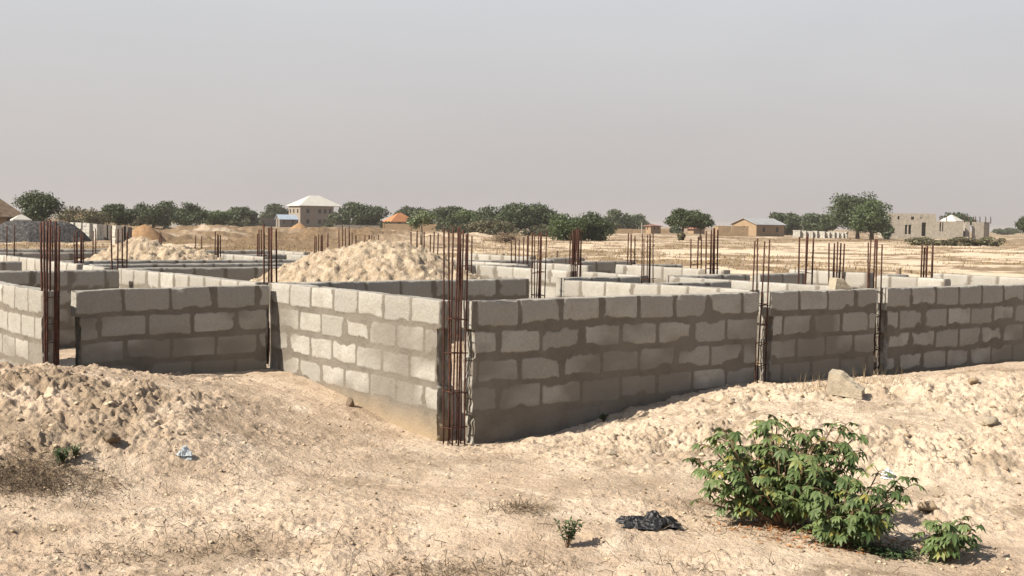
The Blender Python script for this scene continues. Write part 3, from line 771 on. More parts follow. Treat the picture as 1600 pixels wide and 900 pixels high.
p = on_ground(1322, 616)
broken_block('broken pale concrete block on the soil berm in front of the short wall', (p[0], p[1], p[2] + .085), .31, .18, .20, (.08, .10, math.radians(-24)), 3, .62)
p = np.append(ml(5.25, -.12), H - .672)
broken_block('broken block lying tilted on top of the short shaded wall', (p[0] + .02, p[1] + .1, p[2] + .045), .26, .16, .13, (.05, .1, math.radians(15)), 9, .95)
p = on_ground(1543, 664); rock('stone', 'angular grey clod on the right-hand soil slope', 'stone', p, (.085, .07, .055), M_BROKEN, 5, sharp=.7)
p = on_ground(547, 634); rock('stone', 'dark stone at the foot of the sunlit wall', 'stone', p, (.05, .045, .05), M_STONE, 6)
p = on_ground(955, 709); rock('stone', 'small flat pale stone on open sand before the long wall', 'stone', p, (.05, .035, .016), M_BROKEN, 7)
p = on_ground(1452, 800); rock('stone', 'large pale clod beside the small leafy plant', 'stone', p, (.075, .06, .05), M_ROCK, 8)
p = on_ground(175, 690); rock('stone', 'largest dark clod on the front of the left mound', 'stone', p, (.08, .07, .05), M_STONE, 12, sharp=.9)
p = on_ground(1520, 640 - 40); rock('stone', 'pale clod near the top of the right-hand slope', 'stone', p, (.06, .05, .04), M_ROCK, 13)
for (x, y, d, lb) in ((785, 446, 58, 'short dark peg standing in the sand beyond the dense column'), (869, 448, 66, 'short dark peg standing between two far columns'), (1404, 446, 46, 'short dark peg in dead grass left of the far right column')):
    q = at_depth(x, 400, d); g = MB()
    g.tube([(0, 0, -.1), (.01, 0, .2), (.02, .01, .5)], [.12, .11, .10], 8)
    o = g.build('wooden_peg', M_STONE); o.location = (q[0], d, gz(q[0], d)); tag(o, lb, 'peg', 'pegs in the field')

def plastic_mat(name, col, rough, alpha_trans=0.0):
    m, nt, bs = new_mat(name)
    bs.inputs['Base Color'].default_value = (*col, 1); bs.inputs['Roughness'].default_value = rough
    bs.inputs['Specular IOR Level'].default_value = .5
    bs.inputs['Transmission Weight'].default_value = alpha_trans
    bump(nt, bs, noise(nt, 30, 4, .6, coord(nt)), .5, .01)
    return m
M_BLACK = plastic_mat('black_polythene', (.011, .011, .012), .5)
M_CLEAR = plastic_mat('clear_sachet_film', (.50, .56, .60), .22, .15)
M_WHITEP = plastic_mat('white_film', (.62, .66, .70), .4)

def crumple(name, label, cat, pos, L, W, h, mat, seed, peaks, rot=0):
    nx, ny = 110, 80
    X, Y = np.meshgrid(np.linspace(-1, 1, nx), np.linspace(-1, 1, ny), indexing='ij')
    fold = np.abs(fbm(X * 2.1 + seed, Y * 2.1, seed, 4) - .5) * 2
    fold2 = np.abs(fbm(X * 5 + seed, Y * 5, seed + 3, 3) - .5) * 2
    fold3 = np.abs(fbm(X * 9 + seed, Y * 9, seed + 5, 3) - .5) * 2
    Z = .05 + .34 * (1 - fold) ** 3 + .10 * (1 - fold2) ** 3 + .025 * (1 - fold3) ** 2
    for (a, b, r, hh) in peaks: Z = Z + hh * np.exp(-((X - a) ** 2 + (Y - b) ** 2) / (r * r))
    edge = np.maximum(np.abs(X), np.abs(Y))
    Z = Z * np.clip((1.02 - edge) * 4, 0, 1)
    rr = 1.12 - .75 * fbm(X * 1.6 + seed, Y * 1.6, seed + 7, 4)
    Xx = X * L / 2 * rr + .03 * L * (fold2 - .5); Yy = Y * W / 2 * rr * (1 - .3 * np.abs(X)) + .04 * W * (fold - .5)
    i = np.arange(nx - 1)[:, None] * ny + np.arange(ny - 1)[None]
    fc = np.stack([i, i + ny, i + ny + 1, i + 1], -1).reshape(-1, 4)
    top = np.stack([Xx.ravel(), Yy.ravel(), (Z * h + .012).ravel()], 1)
    botm = top.copy(); botm[:, 2] = botm[:, 2] * .5 - .02
    vs = np.concatenate([top, botm]); n = len(top)
    fc = np.concatenate([fc, (fc + n)[:, ::-1]])
    o = mesh_obj(name, vs, fc, mat, None, False)
    o.location = pos; o.rotation_euler = (0, 0, rot)
    return tag(o, label, cat)
p = on_ground(1018, 826)
crumple('plastic_bag', 'crumpled black plastic bag lying on the sand', 'plastic bag', (p[0], p[1] + .05, p[2] + .0), .47, .33, .085, M_BLACK, 13, ((.05, .1, .22, .75), (-.5, .1, .22, .22), (.68, -.1, .20, .40), (-.2, -.3, .2, .25), (.3, .3, .22, .30), (.35, -.4, .2, .18)), .05)
p = on_ground(288, 714)
crumple('plastic_sachet', 'small clear plastic sachet on the sand at left', 'plastic sachet', (p[0], p[1], p[2]), .135, .12, .075, M_CLEAR, 5, ((-.2, 0, .4, .5), (.4, .2, .3, .6)), .4)
p = on_ground(1387, 744)
crumple('plastic_scrap', 'white plastic scrap behind the right shrub', 'plastic scrap', (p[0], p[1], p[2]), .12, .10, .05, M_WHITEP, 8, ((0, 0, .5, .5),), .2)

# ------------------------------------------------------------------ near plants
def leaf_pts(b, base, dirv, up, L, W, droop, shade, rnd, segs=4):
    """one folded leaflet"""
    d = np.array(dirv, float); d /= np.linalg.norm(d)
    side = np.cross(d, up); side /= (np.linalg.norm(side) + 1e-9)
    nrm = np.cross(side, d)
    wd = [.25, .8, 1.0, .62, .06]
    vs = []; fs = []
    p = np.array(base, float)
    dd = d.copy()
    for i in range(segs + 1):
        w = W * wd[i] * .5
        vs += [p + side * w + nrm * w * .35, p, p - side * w + nrm * w * .35]
        dd = dd + np.array([0, 0, -droop / segs]); dd /= np.linalg.norm(dd)
        p = p + dd * L / segs
    for i in range(segs):
        a = i * 3
        fs += [(a, a + 1, a + 4, a + 3), (a + 1, a + 2, a + 5, a + 4)]
    b.add(vs, fs, shade)

def palmate(b, base, out, rnd, size, shade, nl=None, droop=.9):
    out = np.array(out, float); out /= np.linalg.norm(out)
    up = np.array([0, 0, 1.0]) + .5 * out + np.array([rnd.uniform(-.4, .4) for _ in range(3)]); up /= np.linalg.norm(up)
    f = out - up * (out @ up); f /= (np.linalg.norm(f) + 1e-9)
    s = np.cross(up, f)
    nl = nl or rnd.choice((5, 6, 7))
    for i in range(nl):
        an = (i / (nl - 1) - .5) * 3.9 + rnd.uniform(-.12, .12)
        d = f * math.cos(an) + s * math.sin(an)
        L = size * (1 - .28 * abs(i / (nl - 1) - .5) * 2) * rnd.uniform(.85, 1.1)
        leaf_pts(b, base, d + np.array([0, 0, .05]), up, L, L * .37, droop * rnd.uniform(.6, 1.3), min(1, max(0, shade + rnd.uniform(-.15, .15))), rnd)

def shrub(label, pos, tips, seed, leaf=.095, per=9, name='leafy_shrub', trunk=.014, cat='shrub', droop=.9, spread=.11):
    """stems run from the root to the given tip points; leaves crowd along each stem's outer half"""
    rnd = random.Random(seed)
    t = thing(name, label, cat, pos)
    st = MB(); lf = MB()
    for tip in tips:
        tip = np.array(tip, float)
        b0 = np.array([rnd.uniform(-.02, .02), rnd.uniform(-.02, .02), -.03])
        mid = np.array([tip[0] * .45, tip[1] * .45, tip[2] * .30 + .03]) + np.array([rnd.uniform(-.03, .03) for _ in range(3)])
        pts = []
        for i in range(9):
            s = i / 8
            pts.append(b0 * (1 - s) ** 2 + 2 * mid * s * (1 - s) + tip * s * s)
        st.tube(pts, [trunk * (1 - .75 * i / 8) for i in range(9)], 5)
        for j in range(per):
            s = 1.0 if j < 2 else rnd.uniform(.42, 1.0)
            q = b0 * (1 - s) ** 2 + 2 * mid * s * (1 - s) + tip * s * s
            a = rnd.uniform(0, 2 * math.pi)
            o = np.array([math.cos(a), math.sin(a), rnd.uniform(-.1, .75)])
            o = o + .5 * np.array([tip[0], tip[1], 0]) / (np.hypot(tip[0], tip[1]) + .05)
            pl = spread * rnd.uniform(.5, 1.15)
            e = q + o / np.linalg.norm(o) * pl
            e[2] = max(e[2], .035)
            st.tube([q, (q + e) / 2 + np.array([0, 0, .012]), e], .0022, 4)
            palmate(lf, e, o * np.array([1, 1, .3]), rnd, leaf * rnd.uniform(.7, 1.15), rnd.uniform(.1, .9), droop=droop)
    st.build('stem', M_STEM, t, True)
    lf.build('foliage', M_CASS, t, True, 'leaf')
    return t

def tip_cloud(n, cx, cz, rx, ry, rz, seed, zmin=.06):
    r = random.Random(seed); out = []
    while len(out) < n:
        a, b, c = r.uniform(-1, 1), r.uniform(-1, 1), r.uniform(-1, 1)
        q = a * a + b * b + c * c
        if q > 1 or q < .12: continue
        z = cz + c * rz
        if z < zmin: continue
        out.append((cx + a * rx, b * ry, z))
    return out

pA = on_ground(1222, 817)
tips = tip_cloud(74, -.06, .36, .52, .36, .27, 11) + [(-.52, .0, .12), (-.44, -.08, .18), (-.50, .1, .34), (.38, .0, .62), (.30, .05, .58), (.1, 0, .58), (-.34, 0, .56), (.44, .1, .5)]
shrub('broad green leafy shrub in the right foreground, taller of the pair', tuple(pA), tips, 21, per=10, leaf=.076, spread=.095)
pB = on_ground(1316, 852)
tips = tip_cloud(32, .07, .25, .25, .20, .17, 12, .05) + [(.33, .05, .38), (.36, .02, .33), (-.16, -.05, .10), (-.02, -.08, .07), (.20, .0, .44), (.10, -.1, .12)]
shrub('lower green shrub with drooping leaves in front of the broad one', tuple(pB), tips, 22, per=9, leaf=.072, spread=.09)
pC = on_ground(1487, 872)
tips = tip_cloud(13, .0, .14, .16, .12, .10, 13, .03)
shrub('small leafy plant rooted among clods at the lower right', tuple(pC), tips, 23, per=6, leaf=.075, name='leafy_plant', trunk=.008, cat='plant', spread=.07)

def seedling(label, px, py, hgt, seed, n=26, leaf=.030):
    p = on_ground(px, py); rnd = random.Random(seed)
    t = thing('seedling', label, 'seedling', tuple(p), 'seedlings on the sand')
    st = MB(); lf = MB()
    for i in range(7):
        a = rnd.uniform(0, 6.28); r = rnd.uniform(.15, .5) * hgt
        tip = np.array([math.cos(a) * r, math.sin(a) * r, hgt * rnd.uniform(.6, 1.0)])
        mid = np.array([tip[0] * .3, tip[1] * .3, tip[2] * .5])
        pts = [(1 - s) ** 2 * np.array([0, 0, -.02]) + 2 * s * (1 - s) * mid + s * s * tip for s in (0, .25, .5, .75, 1)]
        st.tube(pts, [.003, .0028, .0024, .002, .0015], 4)
        for j in range(n):
            s = rnd.uniform(.3, 1.0)
            q = (1 - s) ** 2 * np.array([0, 0, -.02]) + 2 * s * (1 - s) * mid + s * s * tip
            o = np.array([rnd.uniform(-1, 1), rnd.uniform(-1, 1), rnd.uniform(-.2, .9)])
            leaf_pts(lf, q + o * .006, o, np.array([0, 0, 1.0]) + .3 * o, leaf * rnd.uniform(.7, 1.2), leaf * .5, .4, rnd.random(), rnd)
    st.build('stem', M_STEM, t); lf.build('foliage', M_SEED, t, False, 'leaf')
seedling('wispy green seedling left of the black bag', 886, 856, .19, 31)
seedling('larger of two small seedlings below the left mound', 97, 726, .135, 32, leaf=.034)
seedling('smaller of two small seedlings below the left mound', 119, 716, .09, 33, 16)
seedling('tiny green sprout at the foot of the long shaded wall', 943, 660, .07, 34, 14)

def ground_cover():
    rnd = random.Random(77)
    lf = MB()
    c = on_ground(1382, 868)
    for i in range(520):
        x = c[0] + rnd.gauss(0, .10) + .0; y = c[1] + rnd.gauss(0, .035) - (x - c[0]) * .25
        z = gz(x, y) + rnd.random() * .05
        o = (rnd.uniform(-1, 1), rnd.uniform(-1, 1), rnd.uniform(-.2, .6))
        leaf_pts(lf, (x, y, z), o, np.array([0, 0, 1.0]), .03, .014, .5, rnd.random(), rnd, 4)
    o = lf.build('ground_creeper', M_SEED, None, False, 'leaf'); o['kind'] = 'stuff'
    o['label'] = 'low green creeper at the foot of the lower shrub'
    lt = MB()
    for i in range(650):
        q = pA if rnd.random() < .55 else pB
        x = q[0] + rnd.gauss(.05, .20); y = q[1] + rnd.gauss(-.01, .09)
        z = gz(x, y) + .004 + rnd.random() * .012
        a = rnd.uniform(0, 6.28)
        leaf_pts(lt, (x, y, z), (math.cos(a), math.sin(a), rnd.uniform(-.1, .3)), np.array([rnd.uniform(-.5, .5), rnd.uniform(-.5, .5), 1.0]), rnd.uniform(.025, .06), rnd.uniform(.008, .016), .4, rnd.random(), rnd, 4)
    o = lt.build('leaf_litter', M_LITTER, None, False, 'leaf'); o['kind'] = 'stuff'
    o['label'] = 'orange fallen leaves under the shrubs'
ground_cover()

def twigs_and_pebbles():
    rnd = np.random.RandomState(5)
    # dead stalks and straw
    tw = MB()
    pts = []
    for (px, py, sx, sy, n) in ((55, 770, .38, .22, 620), (20, 750, .3, .15, 300), (812, 803, .12, .10, 170), (700, 886, .26, .10, 240), (330, 840, .40, .30, 210), (610, 850, .8, .35, 150), (1100, 800, .3, .2, 150), (200, 858, .3, .12, 200), (1000, 880, .6, .1, 160), (400, 740, .5, .3, 200), (1250, 830, .35, .12, 240), (700, 700, .5, .2, 80), (1380, 850, .3, .1, 120)):
        c = at_drop(px, py, H - .05)
        pts += [(c[0] + rnd.normal() * sx, c[1] + rnd.normal() * sy) for _ in range(n)]
    xy = np.array(pts); zz = ground_z(xy[:, 0], xy[:, 1])
    for (x, y), z in zip(xy, zz):
        a = rnd.rand() * 6.28; L = .02 + .09 * rnd.rand() ** 2; e = rnd.uniform(-.05, .55) if rnd.rand() < .7 else rnd.uniform(.5, 1.3)
        d = np.array([math.cos(a) * math.cos(e), math.sin(a) * math.cos(e), math.sin(e)])
        r = .0011 + .0014 * rnd.rand()
        p0 = np.array([x, y, z + .001]); bend = np.array([0, 0, .25 * L * rnd.rand()])
        tw.tube([p0, p0 + d * L * .5 + bend, p0 + d * L], r, 3, float(rnd.rand()), False)
    for i in range(900):
        c = at_drop(40, 768, H - .06)
        x, y = c[0] + rnd.normal() * .26, c[1] + rnd.normal() * .17
        a = rnd.rand() * 6.28; L = .04 + .09 * rnd.rand(); e = rnd.uniform(.2, 1.3)
        d = np.array([math.cos(a) * math.cos(e), math.sin(a) * math.cos(e), math.sin(e)])
        p0 = np.array([x, y, gz(x, y) - .004])
        tw.tube([p0, p0 + d * L * .5, p0 + d * L + np.array([0, 0, -.25 * L])], .0015, 3, float(rnd.rand() * .4), False)
    o = tw.build('dead_straw', M_TWIG, None, False, 'leaf'); o['kind'] = 'stuff'; o['label'] = 'dead straw and twigs scattered on the sand'
    # pebbles and crumbs
    n = 5200
    ys = 5.6 + 7.5 * rnd.rand(n) ** 1.3
    xs = (rnd.rand(n) - .5) * 1.02 * ys * .9
    la, lb = lump_mask(xs, ys)
    zz = ground_z(xs, ys)
    base = np.array([(1, 0, 0), (-.5, .8, 0), (-.6, -.7, 0), (0, 0, .8), (.5, -.6, .45), (-.2, .2, .7), (.4, .5, .5), (0, 0, -.5)], float)
    tri = [(0, 6, 3), (6, 1, 5), (6, 5, 3), (1, 2, 5), (5, 2, 3), (2, 4, 3), (4, 0, 3), (0, 1, 6), (4, 2, 0), (2, 1, 7), (0, 2, 7), (1, 0, 7)]
    V_ = []; F_ = []; A_ = []
    for i in range(n):
        r = (.004 + .016 * rnd.rand() ** 4) * (1 + .9 * min(1, la[i] + lb[i]))
        a = rnd.rand() * 6.28; ca, sa = math.cos(a), math.sin(a)
        v = base * (1 + .35 * (rnd.rand(8, 3) - .5)) * r * np.array([1.2, .9, .7])
        v = np.stack([v[:, 0] * ca - v[:, 1] * sa + xs[i], v[:, 0] * sa + v[:, 1] * ca + ys[i], v[:, 2] + zz[i] + r * .1], 1)
        V_.append(v); F_.append(np.array(tri) + 8 * i); A_ += [rnd.rand()] * 8
    m = mat_leaf('pebble_mix', (.20, .145, .095), (.60, .49, .35), 0.0, 1.0)
    o = mesh_obj('pebbles', np.concatenate(V_), np.concatenate(F_), m, None, False, {'leaf': A_}); o['kind'] = 'stuff'; o['label'] = 'pebbles and soil crumbs on the sand'
twigs_and_pebbles()

def field_grass():
    rnd = np.random.RandomState(15)
    V_ = []; A_ = []
    n = 15000
    y = 20 * (210 / 20) ** rnd.rand(n)
    x = (rnd.rand(n) - .5) * .95 * y
    g = fbm(x * .13, y * .085, 131, 5, .55) * .65 + fbm(x * .55, y * .38, 133, 4) * .35
    ok = (g > .512) & (rnd.rand(n) < .6)
    m_, l_ = (x - X0) * U[0] + (y - Y0) * U[1], (x - X0) * V[0] + (y - Y0) * V[1]
    inside = (m_ > -.5) & (m_ < 11.5) & (l_ > -.5) & (l_ < 13)
    ok &= ~inside & (y > 22)
    x, y = x[ok], y[ok]
    z = ground_z(x, y)
    q = 0
    extra = [(1270, 612, 40), (1285, 608, 40), (1350, 600, 40), (1395, 600, 25)]
    for i in range(len(x)):
        k = 5
        for j in range(k):
            a = rnd.rand() * 6.28; hgt = (.04 + .11 * rnd.rand()) * (1 + y[i] / 260); w = .010 + .00030 * y[i]
            dx, dy = math.cos(a), math.sin(a)
            s = .12 * (rnd.rand(2) - .5) * (1 + y[i] / 50)
            ox, oy = x[i] + s[0] * 5, y[i] + s[1] * 5
            V_ += [(ox - dy * w, oy + dx * w, z[i] - .02), (ox + dy * w, oy - dx * w, z[i] - .02), (ox + dx * hgt * .6, oy + dy * hgt * .6, z[i] + hgt)]
            A_ += [rnd.rand()] * 3
    for (px, py, cnt) in extra:
        c = on_ground(px, py)
        for j in range(cnt):
            a = rnd.rand() * 6.28; hgt = .05 + .16 * rnd.rand(); w = .0025
            ox, oy = c[0] + rnd.normal() * .09, c[1] + rnd.normal() * .05
            zz = gz(ox, oy)
            dx, dy = math.cos(a), math.sin(a)
            V_ += [(ox - dy * w, oy + dx * w, zz - .01), (ox + dy * w, oy - dx * w, zz - .01), (ox + dx * hgt * .45, oy + dy * hgt * .45, zz + hgt)]
            A_ += [rnd.rand()] * 3
    o = mesh_obj('dry_grass', np.array(V_), np.arange(len(V_)).reshape(-1, 3), M_DRYGRASS, None, False, {'leaf': A_})
    o['kind'] = 'stuff'; o['label'] = 'dead yellow grass in bands across the sandy field'
field_grass()

# ------------------------------------------------------------------ trees
def crown_mesh(cx, cz, rx, ry, rz, seed, leaf, n, nl=13, flat=0.0, shell=.7):
    """leaf clumps spread over lobes of uneven size; returns verts, faces, tone, lobe centres"""
    rn = np.random.RandomState(seed)
    lob = []
    while len(lob) < nl:
        p = rn.uniform(-1, 1, 3)
        if (p ** 2).sum() > 1 or (p ** 2).sum() < .10: continue
        if p[2] < -.9 + flat: continue
        lob.append(p)
    lob = np.array(lob)
    lr = rn.uniform(.18, .42, nl)
    lob = lob * (.98 - lr[:, None] * .75)
    w = lr ** 2; w /= w.sum()
    idx = rn.choice(nl, n, p=w)
    d = rn.normal(size=(n, 3)); d[:, 2] += .2; d /= np.linalg.norm(d, axis=1)[:, None]
    rr = shell + (1.10 - shell) * rn.rand(n) ** .8
    pos = lob[idx] + d * (lr[idx] * rr)[:, None]
    pos = pos + .06 * rn.normal(size=(n, 3))
    lo, hi = np.percentile(pos, 1.0, axis=0), np.percentile(pos, 99.0, axis=0)
    fit = lambda q: (q - (lo + hi) / 2) / ((hi - lo) / 2)
    pos = fit(pos); lob = fit(lob)
    pos = pos * np.array([rx, ry, rz]) + np.array([cx, 0, cz])
    nrm = d + .8 * rn.normal(size=(n, 3)); nrm /= np.linalg.norm(nrm, axis=1)[:, None]
    a = np.cross(nrm, rn.normal(size=(n, 3))); a /= np.linalg.norm(a, axis=1)[:, None]
    b = np.cross(nrm, a)
    s = leaf * rn.uniform(.55, 1.25, n)[:, None]
    v = np.stack([pos + a * s, pos + b * s * .6 + nrm * s * .15, pos - a * s, pos - b * s * .6 + nrm * s * .15], 1).reshape(-1, 3)
    f = np.arange(4 * n).reshape(-1, 4)
    tone = np.repeat(np.clip(rn.rand(n) * .6 + .4 * rn.rand(nl)[idx], 0, 1), 4)
    return v, f, tone, lob * np.array([rx, ry, rz]) + np.array([cx, 0, cz])

def tree(label, x0, x1, ytop, ybot, D, seed, xtrunk=None, mat=None, bark=None, n=3200, leaf=None, nl=15, name='tree', cat='tree', group='trees along the horizon', flat=0.0, depth=.9, trunk_r=None, ybase=None, shell=.7):
    mat = mat or M_TREE; bark = bark or M_BARK
    xt = xtrunk if xtrunk is not None else (x0 + x1) / 2
    B = at_depth(xt, 360, D); zg = 0.0
    A, Cc = at_depth((x0 + x1) / 2, ytop, D), at_depth((x0 + x1) / 2, ybot, D)
    wpx = D / F
    rx = (x1 - x0) / 2 * wpx * 1.04; zt = A[2]; zb = max(Cc[2], -.1)
    cz, rz = (zt + zb) / 2, max((zt - zb) / 2, .3) * 1.03
    cx = A[0] - B[0]
    leaf = leaf or max(.10, 1.9 * wpx)
    n = int(n * 1.9); nl = int(nl * 1.5)
    v, f, tone, lobes = crown_mesh(cx, cz, rx, rx * depth, rz, seed, leaf, n, nl, flat, shell)
    t = thing(name, label, cat, (B[0], D, zg), group)
    mesh_obj('crown', v, f, mat, t, False, {'leaf': tone})
    tr = MB(); rn = random.Random(seed)
    r0 = trunk_r or max(.09, .055 * (zt))
    fork = zb + (zt - zb) * .18
    top = np.array([cx * .35, 0, fork])
    tr.tube([(0, 0, -.15), (0.02 + cx * .06, 0, fork * .45), top], [r0 * 1.25, r0, r0 * .8], 7)
    order = sorted(range(len(lobes)), key=lambda i: rn.random())[:7]
    for i in order:
        L = lobes[i]
        mid = (top + L) / 2 + np.array([rn.uniform(-.1, .1), 0, -.08 * rz])
        tr.tube([top, mid, L], [r0 * .55, r0 * .32, r0 * .12], 5)
    tr.build('trunk', bark, t, True)
    return t

tree('round dense dark tree behind the gravel heap', 31, 92, 303, 346, 135, 301, n=4200, nl=17)
tree('bushy dark tree behind the pale block stacks', 162, 209, 321, 349, 170, 302, n=3200)
tree('open feathery tree above the orange soil cone', 213, 266, 317, 350, 200, 303, n=2600, shell=.5, leaf=.2)
tree('wide low tree right of the feathery one', 262, 322, 321, 350, 210, 304, n=3600)
tree('small pale green tree left of the grey yard wall', 322, 360, 331, 352, 230, 305, n=1800, mat=M_TREE2)
tree('green tree rising behind the grey yard wall', 352, 399, 325, 351, 260, 306, n=2600)
tree('tree half hidden behind the two-storey house', 411, 452, 321, 350, 380, 307, n=2400)
tree('dome-shaped tree right of the two-storey house', 537, 599, 320, 350, 270, 308, n=4600, xtrunk=567, nl=20)
tree('dark bush between the two-storey house and the dome tree', 514, 545, 334, 356, 300, 309, n=1500)
tree('tree behind the orange-roofed house', 617, 652, 325, 350, 330, 310, n=2000)
tree('spreading tree behind the pale young tree', 640, 682, 328, 356, 290, 311, n=2200)
tree('broad ragged tree left of the large central grove', 680, 742, 325, 354, 240, 312, n=3400)
tree('low green tree leaning against the central grove', 718, 764, 331, 362, 210, 313, n=2200, mat=M_TREE2)
tree('largest tree of the central grove, wide and domed', 752, 836, 321, 358, 200, 314, n=5600, nl=22)
tree('right-hand tree of the central grove', 812, 868, 322, 360, 205, 315, n=4200, nl=18)
tree('scrubby grey-green tree under the central grove', 735, 800, 345, 368, 185, 316, n=1700, mat=M_DRYTREE, shell=.4)
tree('dense green bush with leaves down to the sand', 862, 915, 338, 375, 145, 317, n=3600, mat=M_TREE2, name='bush', cat='bush', nl=18, flat=-.2)
tree('dark rounded bush adjoining the dense green one', 898, 956, 336, 375, 147, 318, n=4200, name='bush', cat='bush', nl=18, flat=-.2)
tree('distant tree behind the dark rounded bush', 942, 985, 330, 362, 330, 319, n=2600, mat=M_TREE)
tree('distant tree left of the thin white pole', 976, 1011, 337, 362, 340, 320, n=2000)
tree('umbrella-shaped tree alone on the sand', 1045, 1098, 329, 354, 166, 321, xtrunk=1066, n=3600, flat=.25, nl=16, trunk_r=.16)
tree('smaller companion touching the umbrella tree', 1082, 1112, 336, 356, 172, 322, xtrunk=1094, n=1500, flat=.2, nl=9, trunk_r=.12)
tree('purple-brown shrub at the foot of the umbrella tree', 1059, 1070, 364, 376, 163, 323, n=420, mat=M_DRYTREE, name='bush', cat='bush', nl=6)
tree('small round bush left of the umbrella tree', 1046, 1064, 355, 364, 320, 324, n=700, name='bush', cat='bush')
tree('tree behind the right end of the metal-roofed shed', 1206, 1250, 334, 361, 300, 325, n=2600)
tree('flat-topped trees behind the right block stacks', 1256, 1304, 336, 362, 290, 326, n=2600)
tree('biggest tree at the right, dark left half with bare trunk', 1303, 1370, 306, 357, 228, 327, xtrunk=1340, n=4600, nl=24, trunk_r=.34, shell=.6)
tree('bright green tree in front of the biggest right one', 1334, 1388, 316, 362, 215, 328, xtrunk=1362, n=3600, mat=M_TREE2, nl=18)
tree('tree crown peeping behind the unfinished building', 1478, 1522, 334, 356, 330, 329, n=1300, shell=.4)
tree('tree cut by the right edge of the frame', 1594, 1640, 338, 366, 260, 330, n=1800)
tree('dry scrub in front of the brown mud house', 92, 166, 326, 352, 165, 331, n=1500, mat=M_DRYTREE, shell=.3, leaf=.16)
tree('low dark shrub under the biggest right tree', 1380, 1396, 352, 372, 225, 332, n=500, name='bush', cat='bush', nl=7)
tree('dark shrub before the orange-roofed house', 596, 612, 348, 360, 250, 333, n=500, name='bush', cat='bush', nl=7)
tree('blue-grey distant thicket on the right horizon', 1556, 1592, 357, 366, 600, 334, n=700, name='bush', cat='bush', nl=9)
tree('thin hedge-like shrub left of the white compound wall', 205, 232, 338, 352, 220, 336, n=700, name='bush', cat='bush', nl=8, mat=M_DRYTREE)
for i, (a, b, lb) in enumerate(((1418, 1452, 'leftmost'), (1446, 1482, 'second from the left'), (1478, 1512, 'middle'), (1508, 1540, 'second from the right'), (1534, 1566, 'rightmost'))):
    tree('%s of the dry grey shrubs before the unfinished building' % lb, a - 2, b + 2, 371 + (i % 2) * 3, 384, 150, 340 + i, n=420, mat=M_DRYTREE, name='bush', cat='bush', nl=8, flat=-.2, group='dry shrubs before the unfinished building', shell=.35)
def undergrowth():
    rn = np.random.RandomState(61)
    V_, F_, A_ = [], [], []; n0 = 0
    spans = [(176, 404, 240, 341, 353, 18), (514, 612, 290, 342, 355, 12), (640, 760, 250, 340, 358, 20), (690, 870, 190, 352, 369, 30), (866, 1012, 330, 344, 360, 16), (1196, 1310, 310, 348, 362, 14)]
    for (xa, xb, D, yt, yb, k) in spans:
        for j in range(k):
            px = rn.uniform(xa, xb); d = D * rn.uniform(.95, 1.12); w = rn.uniform(7, 16)
            B = at_depth(px, 355, d); top = at_depth(px, yt + rn.uniform(-2, 8), d)[2]
            v, f, tone, _ = crown_mesh(0, top / 2, w * d / F, w * d / F * .8, top / 2 + .1, 900 + n0 % 5000 + j, 1.6 * d / F, 420, 7, -.2, .4)
            V_.append(v + np.array([B[0], d, 0])); F_.append(f + n0); A_.append(tone); n0 += len(v)
    o = mesh_obj('undergrowth', np.concatenate(V_), np.concatenate(F_), M_DRYTREE2, None, False, {'leaf': np.concatenate(A_)})
    o['kind'] = 'stuff'; o['label'] = 'low scrub filling the gaps along the distant tree line'
undergrowth()
# heap of cut branches
q = at_depth(790, 380, 118); g = MB(); rn_ = random.Random(8)
for i in range(150):
    a = rn_.uniform(0, 6.28); r = abs(rn_.gauss(0, .45)); x, y = 1.6 * r * math.cos(a), r * math.sin(a)
    z = max(0, .8 - r * .45) * rn_.random(); b = rn_.uniform(0, 6.28); L = rn_.uniform(.4, 1.2)
    g.tube([(x, y, z), (x + L * .5 * math.cos(b), y + L * .4 * math.sin(b), z + rn_.uniform(0, .35)), (x + L * math.cos(b), y + L * .8 * math.sin(b), z + rn_.uniform(-.1, .6))], [.035, .025, .012], 4, rn_.random(), False)
o = g.build('brushwood_pile', M_TWIG, None, False, 'leaf'); o.location = (q[0], 118, gz(q[0], 118)); tag(o, 'pile of dead cut branches in front of the central grove', 'brushwood')
# pale young tree behind the heap
tree('pale young tree with a thin whitish trunk behind the big heap', 641, 678, 331, 354, 92, 335, xtrunk=659, n=900, mat=M_PALELEAF, bark=M_PALEBARK, nl=10, flat=.1, trunk_r=.07, leaf=.10, shell=.4)
# dead tree
q = at_depth(898, 350, 160); t = thing('dead_tree', 'bare dead branches poking above the dark rounded bush', 'dead tree', (q[0], 152, 0))
g = MB()
g.tube([(0, 0, -.1), (.1, 0, 2.0), (.05, 0, 2.75)], [.09, .06, .04], 5)
for a, b, c in ((.5, 0, 3.35), (-.4, .1, 3.2), (.15, -.2, 3.4), (.35, .1, 3.1)): g.tube([(.05, 0, 2.6), (a * .5, b, c - .3), (a, b, c)], [.03, .025, .012], 4)
g.build('trunk', M_BARK, t)

